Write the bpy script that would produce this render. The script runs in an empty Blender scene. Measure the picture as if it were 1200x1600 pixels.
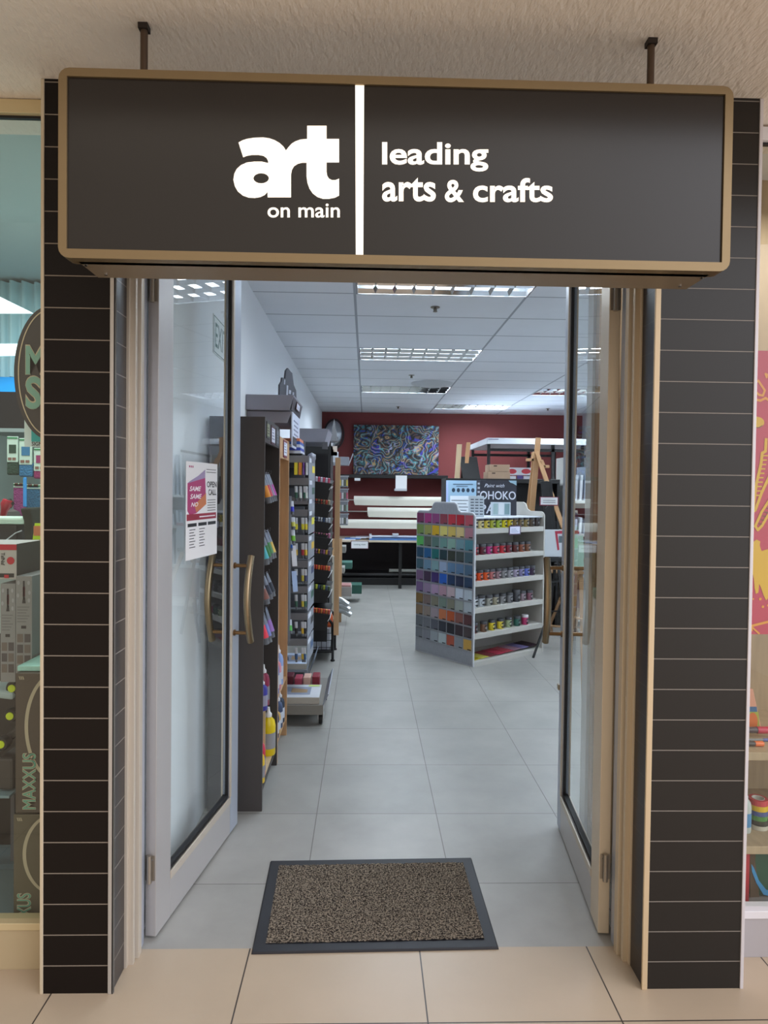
import bpy, bmesh, math, random
from mathutils import Vector, Matrix
random.seed(7)
C = bpy.context.scene.collection
PI = math.pi

# ------------------------------------------------------------------ camera
FPX, PITCH, YAW, ROLL, CAMH, PPY = 1051.7, .0205, .0266, .0119, 1.6324, -14.4
_cy, _sy, _cp, _sp, _cr, _sr = math.cos(YAW), math.sin(YAW), math.cos(PITCH), math.sin(PITCH), math.cos(ROLL), math.sin(ROLL)
_f = Vector((_sy*_cp, _cy*_cp, -_sp)); _r = Vector((_cy, -_sy, 0)); _u = _r.cross(_f)
R2 = _r*_cr + _u*_sr; U2 = _u*_cr - _r*_sr
cam_d = bpy.data.cameras.new('camera'); cam = bpy.data.objects.new('camera', cam_d); C.objects.link(cam)
m = Matrix.Identity(4)
for i in range(3):
    m[i][0] = R2[i]; m[i][1] = U2[i]; m[i][2] = -_f[i]
m[2][3] = CAMH
cam.matrix_world = m
cam_d.sensor_fit = 'AUTO'; cam_d.sensor_width = 36; cam_d.lens = FPX/1600*36; cam_d.shift_y = PPY/1600
cam_d.clip_start = .05; cam_d.clip_end = 100
S = bpy.context.scene
S.camera = cam
S.view_settings.view_transform = 'Standard'; S.view_settings.look = 'None'
S.view_settings.exposure = 0.0; S.view_settings.gamma = 1
S.view_settings.use_curve_mapping = False

# ------------------------------------------------------------------ light
w = bpy.data.worlds.new('world'); S.world = w; w.use_nodes = True
wn = w.node_tree; wb = wn.nodes['Background']; wb.inputs[1].default_value = 1.0
_tc = wn.nodes.new('ShaderNodeTexCoord'); _dt = wn.nodes.new('ShaderNodeVectorMath'); _dt.operation = 'DOT_PRODUCT'; _dt.inputs[1].default_value = (.80, -.25, .55)
wn.links.new(_tc.outputs['Generated'], _dt.inputs[0])
_rp = wn.nodes.new('ShaderNodeValToRGB'); wn.links.new(_dt.outputs['Value'], _rp.inputs[0]); _e = _rp.color_ramp.elements   # the mall hall: dim and warm on the left, daylight high on the right
_e[0].position = .0; _e[0].color = (.62, .51, .40, 1); _e[1].position = .95; _e[1].color = (3.6, 3.6, 3.9, 1)
_x = _e.new(.45); _x.color = (.95, .85, .74, 1); _x = _e.new(.68); _x.color = (1.7, 1.66, 1.68, 1)
wn.links.new(_rp.outputs[0], wb.inputs[0])
def area(name, loc, sx, sy, power, col, rot=(0, 0, 0)):
    l = bpy.data.lights.new(name, 'AREA'); l.shape = 'RECTANGLE'; l.size = sx; l.size_y = sy; l.energy = power; l.color = col
    o = bpy.data.objects.new(name, l); C.objects.link(o); o.location = loc; o.rotation_euler = rot; return o
COOL = (.80, .91, 1.0); WARM = (1, .84, .66)
for k, (x, y, e) in enumerate([(.515, 4.426, 16), (.515, 6.818, 32), (.515, 9.21, 44), (1.715, 11.004, 32), (2.915, 4.426, 32), (2.915, 6.818, 34), (2.915, 9.21, 34)]):
    area('troffer_lamp', (x, y, 2.989+.036), 1.14, .54, e*1.85, COOL)
area('mall_lamp', (-.2, .2, 3.6), 3.0, .9, 4, WARM)
area('left_shop_lamp', (-1.75, 3.1, 2.85), .9, .6, 30, (.93, 1, .97))
area('right_window_fill', (1.75, 2.52, 2.85), .7, .2, 7, (1, .95, .88))  # fill light added to brighten the right window box, without a fitting

# ------------------------------------------------------------------ pixel helpers (real points on real planes)
def ray(u, v):
    return R2*((u-600)/FPX) + U2*((800+PPY-v)/FPX) + _f
def at(u, v, Y):
    d = ray(u, v); t = Y/d.y; return Vector((d.x*t, Y, CAMH+d.z*t))
def atz(u, v, z=0):
    d = ray(u, v); t = (z-CAMH)/d.z; return Vector((d.x*t, d.y*t, z))
def atx(u, v, X):
    d = ray(u, v); t = X/d.x; return Vector((X, d.y*t, CAMH+d.z*t))

# ------------------------------------------------------------------ materials
def lin(c):
    if isinstance(c, str):
        c = c.lstrip('#'); c = tuple(int(c[i:i+2], 16)/255 for i in (0, 2, 4))
    return tuple(x/12.92 if x <= .04045 else ((x+.055)/1.055)**2.4 for x in c)
_mc = {}
def mat(col, rough=.6, metal=0., noise=0., nscale=8., emit=0., spec=.5, alpha=1., bump=0., bscale=60., name=None, stretch=None):
    key = (str(col), rough, metal, noise, nscale, emit, spec, alpha, bump, bscale, str(stretch))
    if key in _mc: return _mc[key]
    M = bpy.data.materials.new(name or 'paint'); M.use_nodes = True; nt = M.node_tree; b = nt.nodes['Principled BSDF']
    c = lin(col)
    b.inputs['Base Color'].default_value = (*c, 1); b.inputs['Roughness'].default_value = rough; b.inputs['Metallic'].default_value = metal
    b.inputs['Specular IOR Level'].default_value = spec
    if emit: b.inputs['Emission Color'].default_value = (*c, 1); b.inputs['Emission Strength'].default_value = emit
    if noise or bump:
        g = nt.nodes.new('ShaderNodeNewGeometry'); mp = nt.nodes.new('ShaderNodeMapping'); nt.links.new(g.outputs['Position'], mp.inputs[0])
        if stretch: mp.inputs['Scale'].default_value = stretch
    if noise:
        n = nt.nodes.new('ShaderNodeTexNoise'); n.inputs['Scale'].default_value = nscale; n.inputs['Detail'].default_value = 5
        nt.links.new(mp.outputs[0], n.inputs['Vector'])
        r = nt.nodes.new('ShaderNodeMix'); r.data_type = 'RGBA'
        r.inputs[6].default_value = (*[x*(1-noise) for x in c], 1); r.inputs[7].default_value = (*[min(1, x*(1+noise)) for x in c], 1)
        nt.links.new(n.outputs[0], r.inputs[0]); nt.links.new(r.outputs[2], b.inputs['Base Color'])
    if bump:
        n2 = nt.nodes.new('ShaderNodeTexNoise'); n2.inputs['Scale'].default_value = bscale; n2.inputs['Detail'].default_value = 4
        nt.links.new(mp.outputs[0], n2.inputs['Vector'])
        bp = nt.nodes.new('ShaderNodeBump'); bp.inputs['Strength'].default_value = bump; bp.inputs['Distance'].default_value = .01
        nt.links.new(n2.outputs[0], bp.inputs['Height']); nt.links.new(bp.outputs[0], b.inputs['Normal'])
    _mc[key] = M; return M
def brickmat(c1, c2, grout, bw, rh, mortar, org, rough, axes='xy', noise=.1, nscale=3., bump=0., spec=.5, name='tile', groutnoise=False, metal=0):
    M = bpy.data.materials.new(name); M.use_nodes = True; nt = M.node_tree; b = nt.nodes['Principled BSDF']; L = nt.links.new
    g = nt.nodes.new('ShaderNodeNewGeometry'); sx = nt.nodes.new('ShaderNodeSeparateXYZ'); L(g.outputs['Position'], sx.inputs[0])
    cx = nt.nodes.new('ShaderNodeCombineXYZ')
    for i, a in enumerate(axes):
        s = nt.nodes.new('ShaderNodeMath'); s.operation = 'SUBTRACT'; L(sx.outputs['xyz'.index(a)], s.inputs[0]); s.inputs[1].default_value = org[i]-mortar/2; L(s.outputs[0], cx.inputs[i])
    t = nt.nodes.new('ShaderNodeTexBrick'); t.offset = 0; t.squash = 1; t.inputs['Scale'].default_value = 1
    t.inputs['Brick Width'].default_value = bw; t.inputs['Row Height'].default_value = rh; t.inputs['Mortar Size'].default_value = mortar/2; t.inputs['Mortar Smooth'].default_value = .1; t.inputs['Bias'].default_value = 0
    t.inputs['Color1'].default_value = (*lin(c1), 1); t.inputs['Color2'].default_value = (*lin(c2), 1); t.inputs['Mortar'].default_value = (*lin(grout), 1)
    L(cx.outputs[0], t.inputs['Vector'])
    out = t.outputs['Color']
    n = nt.nodes.new('ShaderNodeTexNoise'); n.inputs['Scale'].default_value = nscale; n.inputs['Detail'].default_value = 8; n.inputs['Roughness'].default_value = .6
    L(g.outputs['Position'], n.inputs['Vector'])
    mr = nt.nodes.new('ShaderNodeMapRange'); mr.inputs[1].default_value = .3; mr.inputs[2].default_value = .7; mr.inputs[3].default_value = 1-noise; mr.inputs[4].default_value = 1+noise*.5; L(n.outputs[0], mr.inputs[0])
    mx = nt.nodes.new('ShaderNodeVectorMath'); mx.operation = 'SCALE'; L(out, mx.inputs[0]); L(mr.outputs[0], mx.inputs['Scale'])
    L(mx.outputs[0], b.inputs['Base Color']); b.inputs['Roughness'].default_value = rough; b.inputs['Specular IOR Level'].default_value = spec; b.inputs['Metallic'].default_value = metal
    bp = nt.nodes.new('ShaderNodeBump'); bp.invert = True; bp.inputs['Strength'].default_value = .5; bp.inputs['Distance'].default_value = .002
    L(t.outputs['Fac'], bp.inputs['Height']); L(bp.outputs[0], b.inputs['Normal'])
    return M
def glassmat(tint=(.93, .97, .96), refl=1.0):
    M = bpy.data.materials.new('glass'); M.use_nodes = True; nt = M.node_tree; nt.nodes.clear(); L = nt.links.new
    o = nt.nodes.new('ShaderNodeOutputMaterial'); mx = nt.nodes.new('ShaderNodeMixShader'); tr = nt.nodes.new('ShaderNodeBsdfTransparent'); gl = nt.nodes.new('ShaderNodeBsdfGlossy')
    lw = nt.nodes.new('ShaderNodeLayerWeight'); lw.inputs[0].default_value = .5; pw = nt.nodes.new('ShaderNodeMath'); pw.operation = 'POWER'; pw.inputs[1].default_value = 4.8; L(lw.outputs['Facing'], pw.inputs[0]); fr = nt.nodes.new('ShaderNodeMath'); fr.operation = 'MULTIPLY_ADD'; L(pw.outputs[0], fr.inputs[0]); fr.inputs[1].default_value = .92; fr.inputs[2].default_value = .07
    mm = nt.nodes.new('ShaderNodeMath'); mm.operation = 'MULTIPLY'; mm.inputs[1].default_value = refl; mm.use_clamp = True
    tr.inputs[0].default_value = (*tint, 1); gl.inputs['Roughness'].default_value = .0; gl.inputs[0].default_value = (1, 1, 1, 1)
    L(fr.outputs[0], mm.inputs[0]); L(mm.outputs[0], mx.inputs[0]); L(tr.outputs[0], mx.inputs[1]); L(gl.outputs[0], mx.inputs[2]); L(mx.outputs[0], o.inputs[0]); return M

ALU = mat('#bfbcbb', .38, .5); ALU_W = mat('#c6bcae', .42, .3); ALU_B = mat('#b4bbc8', .4, .45)
BRONZE = mat('#8d7a5c', .4, .7, .05, 30); STEEL = mat('#9b8a70', .28, .95)
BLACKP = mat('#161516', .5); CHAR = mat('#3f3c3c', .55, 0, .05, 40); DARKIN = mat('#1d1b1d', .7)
PINE = mat('#c39b72', .5, 0, .22, 5, stretch=(6, 6, .8)); OAK = mat('#b39c7e', .55, 0, .2, 6, stretch=(8, 3, .9)); LPINE = mat('#cdb48d', .5, 0, .15, 7, stretch=(5, 5, 1))
WHITEP = mat('#d8d8d4', .5); CREAM = mat('#cfcac0', .5); GREY = mat('#8e8d92', .5); LGREY = mat('#a9aab0', .45, .3); DGREY = mat('#5b5b60', .5)
PAPER = mat('#e6e6e8', .6); RUBBER = mat('#141316', .6); CHROME = mat('#c9ccd0', .12, 1.); GALV = mat('#a2a5ac', .5, .3, .18, 30, stretch=(3, 3, 1))
GLASS = glassmat(); GLASSW = glassmat((.90, .95, .93), .8); PLASTIC = glassmat((.95, .95, .97), 1.)

# ------------------------------------------------------------------ mesh builder
class MB:
    def __init__(s): s.v = []; s.f = []; s.m = []; s.sm = []
    def add(s, vs, fs, mi=0, smooth=False):
        o = len(s.v); s.v += [Vector(v) for v in vs]
        for f in fs: s.f.append([o+i for i in f]); s.m.append(mi); s.sm.append(smooth)
        return s
    def box(s, x0, x1, y0, y1, z0, z1, mi=0, skip=()):
        if x0 > x1: x0, x1 = x1, x0
        if y0 > y1: y0, y1 = y1, y0
        if z0 > z1: z0, z1 = z1, z0
        vs = [(x, y, z) for z in (z0, z1) for y in (y0, y1) for x in (x0, x1)]
        F = {'-z': (0, 2, 3, 1), '+z': (4, 5, 7, 6), '-y': (0, 1, 5, 4), '+y': (2, 6, 7, 3), '-x': (0, 4, 6, 2), '+x': (1, 3, 7, 5)}
        return s.add(vs, [F[k] for k in F if k not in skip], mi)
    def hexa(s, base, top, mi=0):          # two quads with matching corners (counter-clockwise from above)
        return s.add(list(base)+list(top), [(3, 2, 1, 0), (4, 5, 6, 7), (0, 1, 5, 4), (1, 2, 6, 5), (2, 3, 7, 6), (3, 0, 4, 7)], mi)
    def slab(s, o, a, b, t, mi=0):         # parallelepiped o + a,b,t vectors
        o, a, b, t = map(Vector, (o, a, b, t))
        return s.hexa([o, o+a, o+a+b, o+b], [o+t, o+a+t, o+a+b+t, o+b+t], mi)
    def bar(s, p, q, w, h, mi=0, up=(0, 0, 1)):
        p, q = Vector(p), Vector(q); d = (q-p).normalized(); up = Vector(up)
        if abs(d.dot(up)) > .98: up = Vector((0, 1, 0))
        a = d.cross(up).normalized()*w; b = a.cross(d).normalized()*h
        return s.slab(p-a/2-b/2, a, b, q-p, mi)
    def tube(s, pts, r, seg=8, mi=0, cap=True):
        pts = [Vector(p) for p in pts]; n = len(pts); rs = r if isinstance(r, (list, tuple)) else [r]*n
        d0 = (pts[1]-pts[0]).normalized(); a = d0.orthogonal().normalized(); vs = []
        for i, p in enumerate(pts):
            d = (pts[min(i+1, n-1)]-pts[max(i-1, 0)]).normalized()
            a = (a-d*a.dot(d)); a = a.normalized() if a.length > 1e-6 else d.orthogonal().normalized(); b = d.cross(a)
            for k in range(seg):
                t = 2*PI*k/seg; vs.append(p+(a*math.cos(t)+b*math.sin(t))*rs[i])
        fs = [(i*seg+k, i*seg+(k+1) % seg, (i+1)*seg+(k+1) % seg, (i+1)*seg+k) for i in range(n-1) for k in range(seg)]
        s.add(vs, fs, mi, True)
        if cap: s.add([vs[k] for k in range(seg)], [tuple(range(seg))[::-1]], mi); s.add([vs[(n-1)*seg+k] for k in range(seg)], [tuple(range(seg))], mi)
        return s
    def lathe(s, prof, c=(0, 0, 0), seg=16, mi=0, axis='z', smooth=True):
        c = Vector(c); vs = []
        for (r, h) in prof:
            for k in range(seg):
                t = 2*PI*k/seg; x, y = r*math.cos(t), r*math.sin(t)
                vs.append(c+{'z': Vector((x, y, h)), 'y': Vector((x, h, y)), 'x': Vector((h, x, y))}[axis])
        n = len(prof)
        fs = [(i*seg+k, i*seg+(k+1) % seg, (i+1)*seg+(k+1) % seg, (i+1)*seg+k) for i in range(n-1) for k in range(seg)]
        s.add(vs, fs, mi, smooth)
        s.add([vs[k] for k in range(seg)], [tuple(range(seg))[::-1]], mi); s.add([vs[(n-1)*seg+k] for k in range(seg)], [tuple(range(seg))], mi)
        return s
    def prism(s, poly, o, a, b, t, mi=0):  # 2D polygon on axes a,b from o, thickness vector t
        o, a, b, t = map(Vector, (o, a, b, t)); n = len(poly); P0 = [o+a*x+b*y for x, y in poly]
        s.add(P0+[p+t for p in P0], [tuple(range(n))[::-1], tuple(range(n, 2*n))]+[(i, (i+1) % n, n+(i+1) % n, n+i) for i in range(n)], mi); return s
    def build(s, name, mats, parent=None, bevel=0, world=True, rootloc=None):
        if not isinstance(mats, (list, tuple)): mats = [mats]
        me = bpy.data.meshes.new(name); root = parent
        while root is not None and root.parent is not None: root = root.parent
        vs = s.v; loc = None
        if root is not None and world:
            inv = Matrix.LocRotScale(root.location, root.rotation_euler, None).inverted(); vs = [inv@v for v in vs]
        elif root is None:
            if rootloc is None:
                xs = [v.x for v in vs]; ys = [v.y for v in vs]; zs = [v.z for v in vs]
                loc = Vector(((min(xs)+max(xs))/2, (min(ys)+max(ys))/2, min(zs)))
            else: loc = Vector(rootloc)
            vs = [v-loc for v in vs]
        me.from_pydata([tuple(v) for v in vs], [], s.f)
        for mt in mats: me.materials.append(mt)
        for p, mi, sm in zip(me.polygons, s.m, s.sm): p.material_index = mi; p.use_smooth = sm
        bm = bmesh.new(); bm.from_mesh(me); bmesh.ops.recalc_face_normals(bm, faces=bm.faces); bm.to_mesh(me); bm.free()
        me.validate(); me.update()
        o = bpy.data.objects.new(name, me); C.objects.link(o)
        if parent is not None: o.parent = parent
        elif loc is not None: o.location = loc
        if bevel:
            b = o.modifiers.new('bevel', 'BEVEL'); b.width = bevel; b.segments = 2; b.limit_method = 'ANGLE'
        return o
def tag(o, label, cat, group=None, kind=None):
    o['label'] = label; o['category'] = cat
    if group: o['group'] = group
    if kind: o['kind'] = kind
    return o
def thing(name, label, cat, loc=(0, 0, 0), rz=0, group=None, kind=None):
    o = bpy.data.objects.new(name, None); o.empty_display_size = .1; C.objects.link(o); o.location = loc; o.rotation_euler = (0, 0, rz)
    return tag(o, label, cat, group, kind)
def dup(root, loc, rz=0, label=None, group=None):
    r = root.copy(); C.objects.link(r); r.location = loc; r.rotation_euler = (0, 0, rz)
    if label: r['label'] = label
    if group: r['group'] = group
    for ch in list(root.children):
        c = ch.copy(); C.objects.link(c); c.parent = r
        for g in ch.children:
            d = g.copy(); C.objects.link(d); d.parent = c
    return r
_fc = {}
def text_tris(txt, bold=0., shear=0.):
    key = (txt, bold, shear)
    if key in _fc: return _fc[key]
    cu = bpy.data.curves.new('t', 'FONT'); cu.body = txt; cu.size = 1; cu.offset = bold; cu.shear = shear; cu.resolution_u = 4; cu.align_x = 'LEFT'
    o = bpy.data.objects.new('t', cu); C.objects.link(o); dg = bpy.context.evaluated_depsgraph_get(); dg.update()
    me = bpy.data.meshes.new_from_object(o.evaluated_get(dg)); vs = [v.co.copy() for v in me.vertices]; fs = [tuple(p.vertices) for p in me.polygons]
    C.objects.unlink(o); bpy.data.objects.remove(o); bpy.data.meshes.remove(me); bpy.data.curves.remove(cu)
    x0, x1 = min(v.x for v in vs), max(v.x for v in vs); y0, y1 = min(v.y for v in vs), max(v.y for v in vs)
    r = ([((v.x-x0)/(x1-x0), (v.y-y0)/(y1-y0)) for v in vs], fs, (x1-x0)/(y1-y0)); _fc[key] = r; return r
def text(mb, txt, o, a, b, mi=0, bold=0., shear=0.):
    """txt fitted into the box o + a (width vector) + b (height vector)"""
    vs, fs, _ = text_tris(txt, bold, shear); o, a, b = Vector(o), Vector(a), Vector(b)
    mb.add([o+a*x+b*y for x, y in vs], fs, mi); return mb
def quad(mb, o, a, b, mi=0):
    o, a, b = Vector(o), Vector(a), Vector(b); mb.add([o, o+a, o+a+b, o+b], [(0, 1, 2, 3)], mi)
def struct(mb, name, mats, label, cat, bevel=0): return tag(mb.build(name, mats, None, bevel), label, cat, kind='structure')

# ================================================================== THE SHELL
XL, XR, YB, ZC, ZM = -.80, 3.86, 12.0, 2.989, 2.90
YJ = 2.362
TILE_IN = brickmat('#999893', '#a09e99', '#6e6a66', .6, .6, .0045, (-.2271-6, 3.3533-6), .38, noise=.15, nscale=2.6, name='grey_floor_tile')
TILE_OUT = brickmat('#b6a48e', '#b2a08a', '#3d3630', .6, .6, .005, (-.39-6, 2.025-6), .35, noise=.07, nscale=2.2, name='beige_floor_tile')
LSHOPF = mat('#8fa0a5', .3, 0, .1, 4)
b = MB(); b.box(-3.2, 3.6, -3.5, YJ, -.06, 0, 0, skip=()); b.box(XL-.03, XR+.1, YJ, YB+.1, -.06, 0, 1); b.box(-3.2, XL-.03, YJ, 4.6, -.06, 0, 2)
struct(b, 'floor', [TILE_OUT, TILE_IN, LSHOPF], 'large beige tiles outside and grey tiles inside the shop', 'floor')
# suspended ceiling with openings for the light troffers
CT = brickmat('#e6e9ee', '#e2e6ec', '#a3a8b0', 1.2, .598, .02, (-.085-12, 4.725-.598*8), .8, noise=.03, nscale=2, name='ceiling_tile')
gx = [XL, -.085, 1.115, 2.315, 3.515, XR]; gy = [2.45, 2.931, 3.529, 4.127]+[4.725+.598*k for k in range(0, 13)]
gy = [y for y in gy if y < YB]+[YB]
troff = [(1, 4.127), (1, 6.519), (1, 8.911), (2, 10.705), (3, 4.127), (3, 6.519), (3, 8.911)]
b = MB()
for i in range(len(gx)-1):
    for j in range(len(gy)-1):
        if any(i == ti and abs(gy[j]-ty) < .02 for ti, ty in troff): continue
        b.add([(gx[i], gy[j], ZC), (gx[i], gy[j+1], ZC), (gx[i+1], gy[j+1], ZC), (gx[i+1], gy[j], ZC)], [(0, 1, 2, 3)])
b.box(XL-.1, XR+.1, 2.40, YB+.1, 3.22, 3.26)
struct(b, 'ceiling', CT, 'white suspended ceiling of rectangular tiles inside the shop', 'ceiling')
PLASTER = mat('#e6ddd2', .9, 0, .10, 2.2, bump=.8, bscale=45, stretch=(1.6, .6, 1))
b = MB(); b.box(-3.2, 3.6, 1.25, 2.5, ZM, ZM+.1)
struct(b, 'ceiling_mall', PLASTER, 'rough plastered beige ceiling above the hanging sign', 'ceiling')
WALLP = mat('#e6eaef', .85, 0, .02, 1.5)
struct(MB().box(XL-.12, XL, 2.42, YB+.1, 0, 3.2), 'wall_left', WALLP, 'plain white wall on the left side of the shop', 'wall')
struct(MB().box(XR, XR+.1, 2.42, YB+.1, 0, 3.2), 'wall_right', WALLP, 'plain white wall on the right side of the shop', 'wall')
RED = mat('#7d3a39', .8, 0, .05, 2)
struct(MB().box(XL, XR, YB, YB+.1, 0, 3.2), 'wall_back', RED, 'dark red painted wall at the back of the shop', 'wall')
b = MB(); b.box(-.80, .925, 2.33, 2.45, 2.80, 3.2); b.box(.99, XR+.1, 2.95, 3.02, 0, 3.2)
struct(b, 'wall_front', WALLP, 'inner front wall and lintel above and beside the doorway', 'wall')
# tiled pillars
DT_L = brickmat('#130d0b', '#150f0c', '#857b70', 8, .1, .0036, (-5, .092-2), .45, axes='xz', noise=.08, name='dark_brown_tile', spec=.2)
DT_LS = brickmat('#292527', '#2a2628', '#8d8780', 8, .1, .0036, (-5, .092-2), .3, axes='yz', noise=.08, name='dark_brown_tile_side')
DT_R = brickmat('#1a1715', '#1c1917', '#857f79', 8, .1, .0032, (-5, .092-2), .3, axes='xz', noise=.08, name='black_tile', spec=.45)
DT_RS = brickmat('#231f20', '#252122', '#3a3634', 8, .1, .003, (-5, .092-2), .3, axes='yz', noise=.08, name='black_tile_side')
PX0, PX1, PX2, PX3, PY0, PY1 = -1.022, -.797, .925, 1.253, 2.155, 2.28
def pillar(x0, x1, mf, ms, name, lab):
    b = MB(); b.add([(x0, PY0, 0), (x1, PY0, 0), (x1, PY0, ZM), (x0, PY0, ZM)], [(0, 1, 2, 3)], 0)
    for x in (x0, x1): b.add([(x, PY0, 0), (x, PY1, 0), (x, PY1, ZM), (x, PY0, ZM)], [(0, 1, 2, 3)], 1)
    b.add([(x0, PY1, 0), (x1, PY1, 0), (x1, PY1, ZM), (x0, PY1, ZM)], [(0, 1, 2, 3)], 0)
    b.add([(x0, PY0, ZM), (x1, PY0, ZM), (x1, PY1, ZM), (x0, PY1, ZM)], [(0, 1, 2, 3)], 0)
    return struct(b, name, [mf, ms], lab, 'wall')
pillar(PX0+.004, PX1-.004, DT_L, DT_LS, 'wall_front_left', 'dark brown tiled pillar left of the doorway')
pillar(PX2+.004, PX3-.004, DT_R, DT_RS, 'wall_front_right', 'wider black tiled pillar right of the doorway')
TRIMW = mat('#c9bba2', .45, .2); TRIMG = mat('#b7b3ae', .4, .4)
n = [0]
def trim(mb, mats, label, bevel=.0015):
    n[0] += 1; return struct(mb, 'trim_%d' % n[0], mats, label, 'trim', bevel)
b = MB(); b.box(PX0-.006, PX0+.004, PY0-.004, PY0+.10, 0, ZM-.002)
trim(b, TRIMW, 'thin beige edge strip on the outer side of the left pillar')
b = MB(); b.box(PX1-.015, PX1+.003, PY0-.005, PY0+.004, 0, 2.8); b.box(PX1-.004, PX1+.003, PY0-.005, PY0+.006, 0, 2.8)
trim(b, TRIMG, 'metal corner strip on the doorway side of the left pillar')
b = MB(); b.box(PX2-.003, PX2+.015, PY0-.005, PY0+.004, 0, 2.8)
trim(b, mat('#d2bd9c', .4, .25), 'tan metal corner strip on the doorway side of the right pillar')
b = MB(); b.box(PX3-.004, PX3+.007, PY0-.004, PY0+.14, 0, ZM-.002)
trim(b, mat('#d3d0d6', .4, .2), 'thin white edge strip on the outer side of the right pillar')
# door frame (jambs with stepped profile)
def jamb(sg, x, lab, ma, mb_):
    b = MB()
    for (d, y0, y1, mi) in [(.006, 2.266, 2.282, 1), (.022, 2.282, 2.300, 1), (.014, 2.300, 2.315, 0), (.030, 2.315, 2.345, 1), (.022, 2.345, 2.395, 0), (-.004, 2.395, 2.47, 0)]:
        b.box(x-sg*.03, x+sg*d, y0, y1, 0, 2.80, mi)
    trim(b, [ma, mb_], lab, .001)
jamb(1, -.798, 'stepped aluminium door frame upright on the left', ALU_B, ALU_W)
jamb(-1, .930, 'stepped aluminium door frame upright on the right', ALU_B, mat('#d0c0a6', .42, .25))
b = MB(); b.box(-.80, .925, 2.27, 2.33, 2.78, 2.86)
trim(b, ALU, 'aluminium frame head above the glass doors')

# ------------------------------------------------------------------ glass doors
def door(name, lab, hx, hy, ex, ey, side, warm):
    """visible face runs from hinge (hx,hy) to free end (ex,ey); thickness goes to the -side"""
    d = Vector((ex-hx, ey-hy, 0)); Ln = d.length; d.normalize(); nrm = Vector((d.y, -d.x, 0))*side   # nrm points to the doorway
    root = thing(name, lab, 'door', (hx, hy, 0), 0, kind='structure'); T = .04
    def P(s, off, z): return Vector((hx, hy, 0))+d*s+nrm*off+Vector((0, 0, z))
    def bx(mb, s0, s1, o0, o1, z0, z1, mi=0): mb.slab(P(s0, o0, z0), d*(s1-s0), nrm*(o1-o0), (0, 0, z1-z0), mi)
    Z0, Z1 = .012, 2.76
    b = MB(); bx(b, 0, .118, -T, 0, Z0, Z1); b.build('hinge_stile', [warm], root, .002)
    b = MB(); bx(b, .735, Ln, -T, 0, Z0, Z1); b.build('lock_stile', [ALU_B], root, .002)
    b = MB(); bx(b, .118, .735, -T, 0, Z0, .155); b.build('bottom_rail', [ALU], root, .002)
    b = MB(); bx(b, .118, .735, -T, 0, 2.68, Z1); b.build('top_rail', [ALU], root, .002)
    b = MB()
    for o in ((-.004, .003), (-T-.003, -T+.004)):
        bx(b, .118, .735, o[0], o[1], .155, .185); bx(b, .118, .735, o[0], o[1], 2.65, 2.68); bx(b, .729, .745, o[0], o[1], .185, 2.65)
    b.build('glazing_bead', [ALU_W], root, .001)
    b = MB(); bx(b, .728, .736, -T*.58, -.010, .185, 2.65); bx(b, .118, .73, -T+.006, -.010, .185, .197); bx(b, .118, .124, -T+.006, -.012, .19, 2.65)
    b.build('rubber_gasket', [RUBBER], root)
    b = MB(); q = [P(.12, -T/2, .18), P(.738, -T/2, .18), P(.738, -T/2, 2.66), P(.12, -T/2, 2.66)]; b.add(q, [(0, 1, 2, 3)]); b.build('glass_pane', [GLASS], root)
    for z in (.262, 2.33):
        b = MB(); p = P(-.012, -T*.5, z); b.tube([p-Vector((0, 0, .05)), p+Vector((0, 0, .05))], .009, 10); bx(b, -.004, -.001, -T, -.004, z-.045, z+.045)
        h = b.build('hinge', [mat('#a79f94', .35, .8)], root)
        b = MB()
        for k in (-1, 0, 1): q = P(-.005, -T*.5+.006*k, z+.03*k); b.lathe([(.0, -.001), (.004, 0), (.004, .004)], q, 8, axis='y')
        b.build('screw', [DGREY], h)
    s0 = .787
    for side2 in (1, -1):
        o0 = 0 if side2 > 0 else -T; b = MB(); pts = []; rr = []
        off = o0+side2*.075
        for k in range(15):
            t = k/14; z = .905+.405*t; pts.append(P(s0-.055*math.sin(PI*t), off, z))
        b.tube(pts, .0165, 12); hd = b.build('pull_handle', [STEEL], root)
        b = MB()
        for t in (.11, .89): z = .905+.405*t; b.tube([P(s0-.055*math.sin(PI*t)+.0, o0, z), P(s0-.055*math.sin(PI*t), off, z)], .009, 10); b.tube([P(s0-.055*math.sin(PI*t), o0, z), P(s0-.055*math.sin(PI*t), o0+side2*.006, z)], .015, 12)
        b.build('handle_post', [mat('#8a6a48', .3, .9)], hd)
    return root, P, nrm, d
door1, DP, dn, dd = door('door_1', 'open left glass door leaf with a poster on its pane', -.739, 2.409, -.603, 3.233, 1, ALU)
door2, DP2, dn2, dd2 = door('door_2', 'open right glass door leaf with a bronze pull handle', .868, 2.416, .948, 3.225, -1, mat('#d2c4ae', .42, .25))
b = MB(); p = DP2(.8, .0, 1.0); b.slab(DP2(.80, .0, 1.03-.36), dd2*.03, dn2*.008, (0, 0, .025)); b.build('latch_plate', [STEEL], door2)

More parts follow.
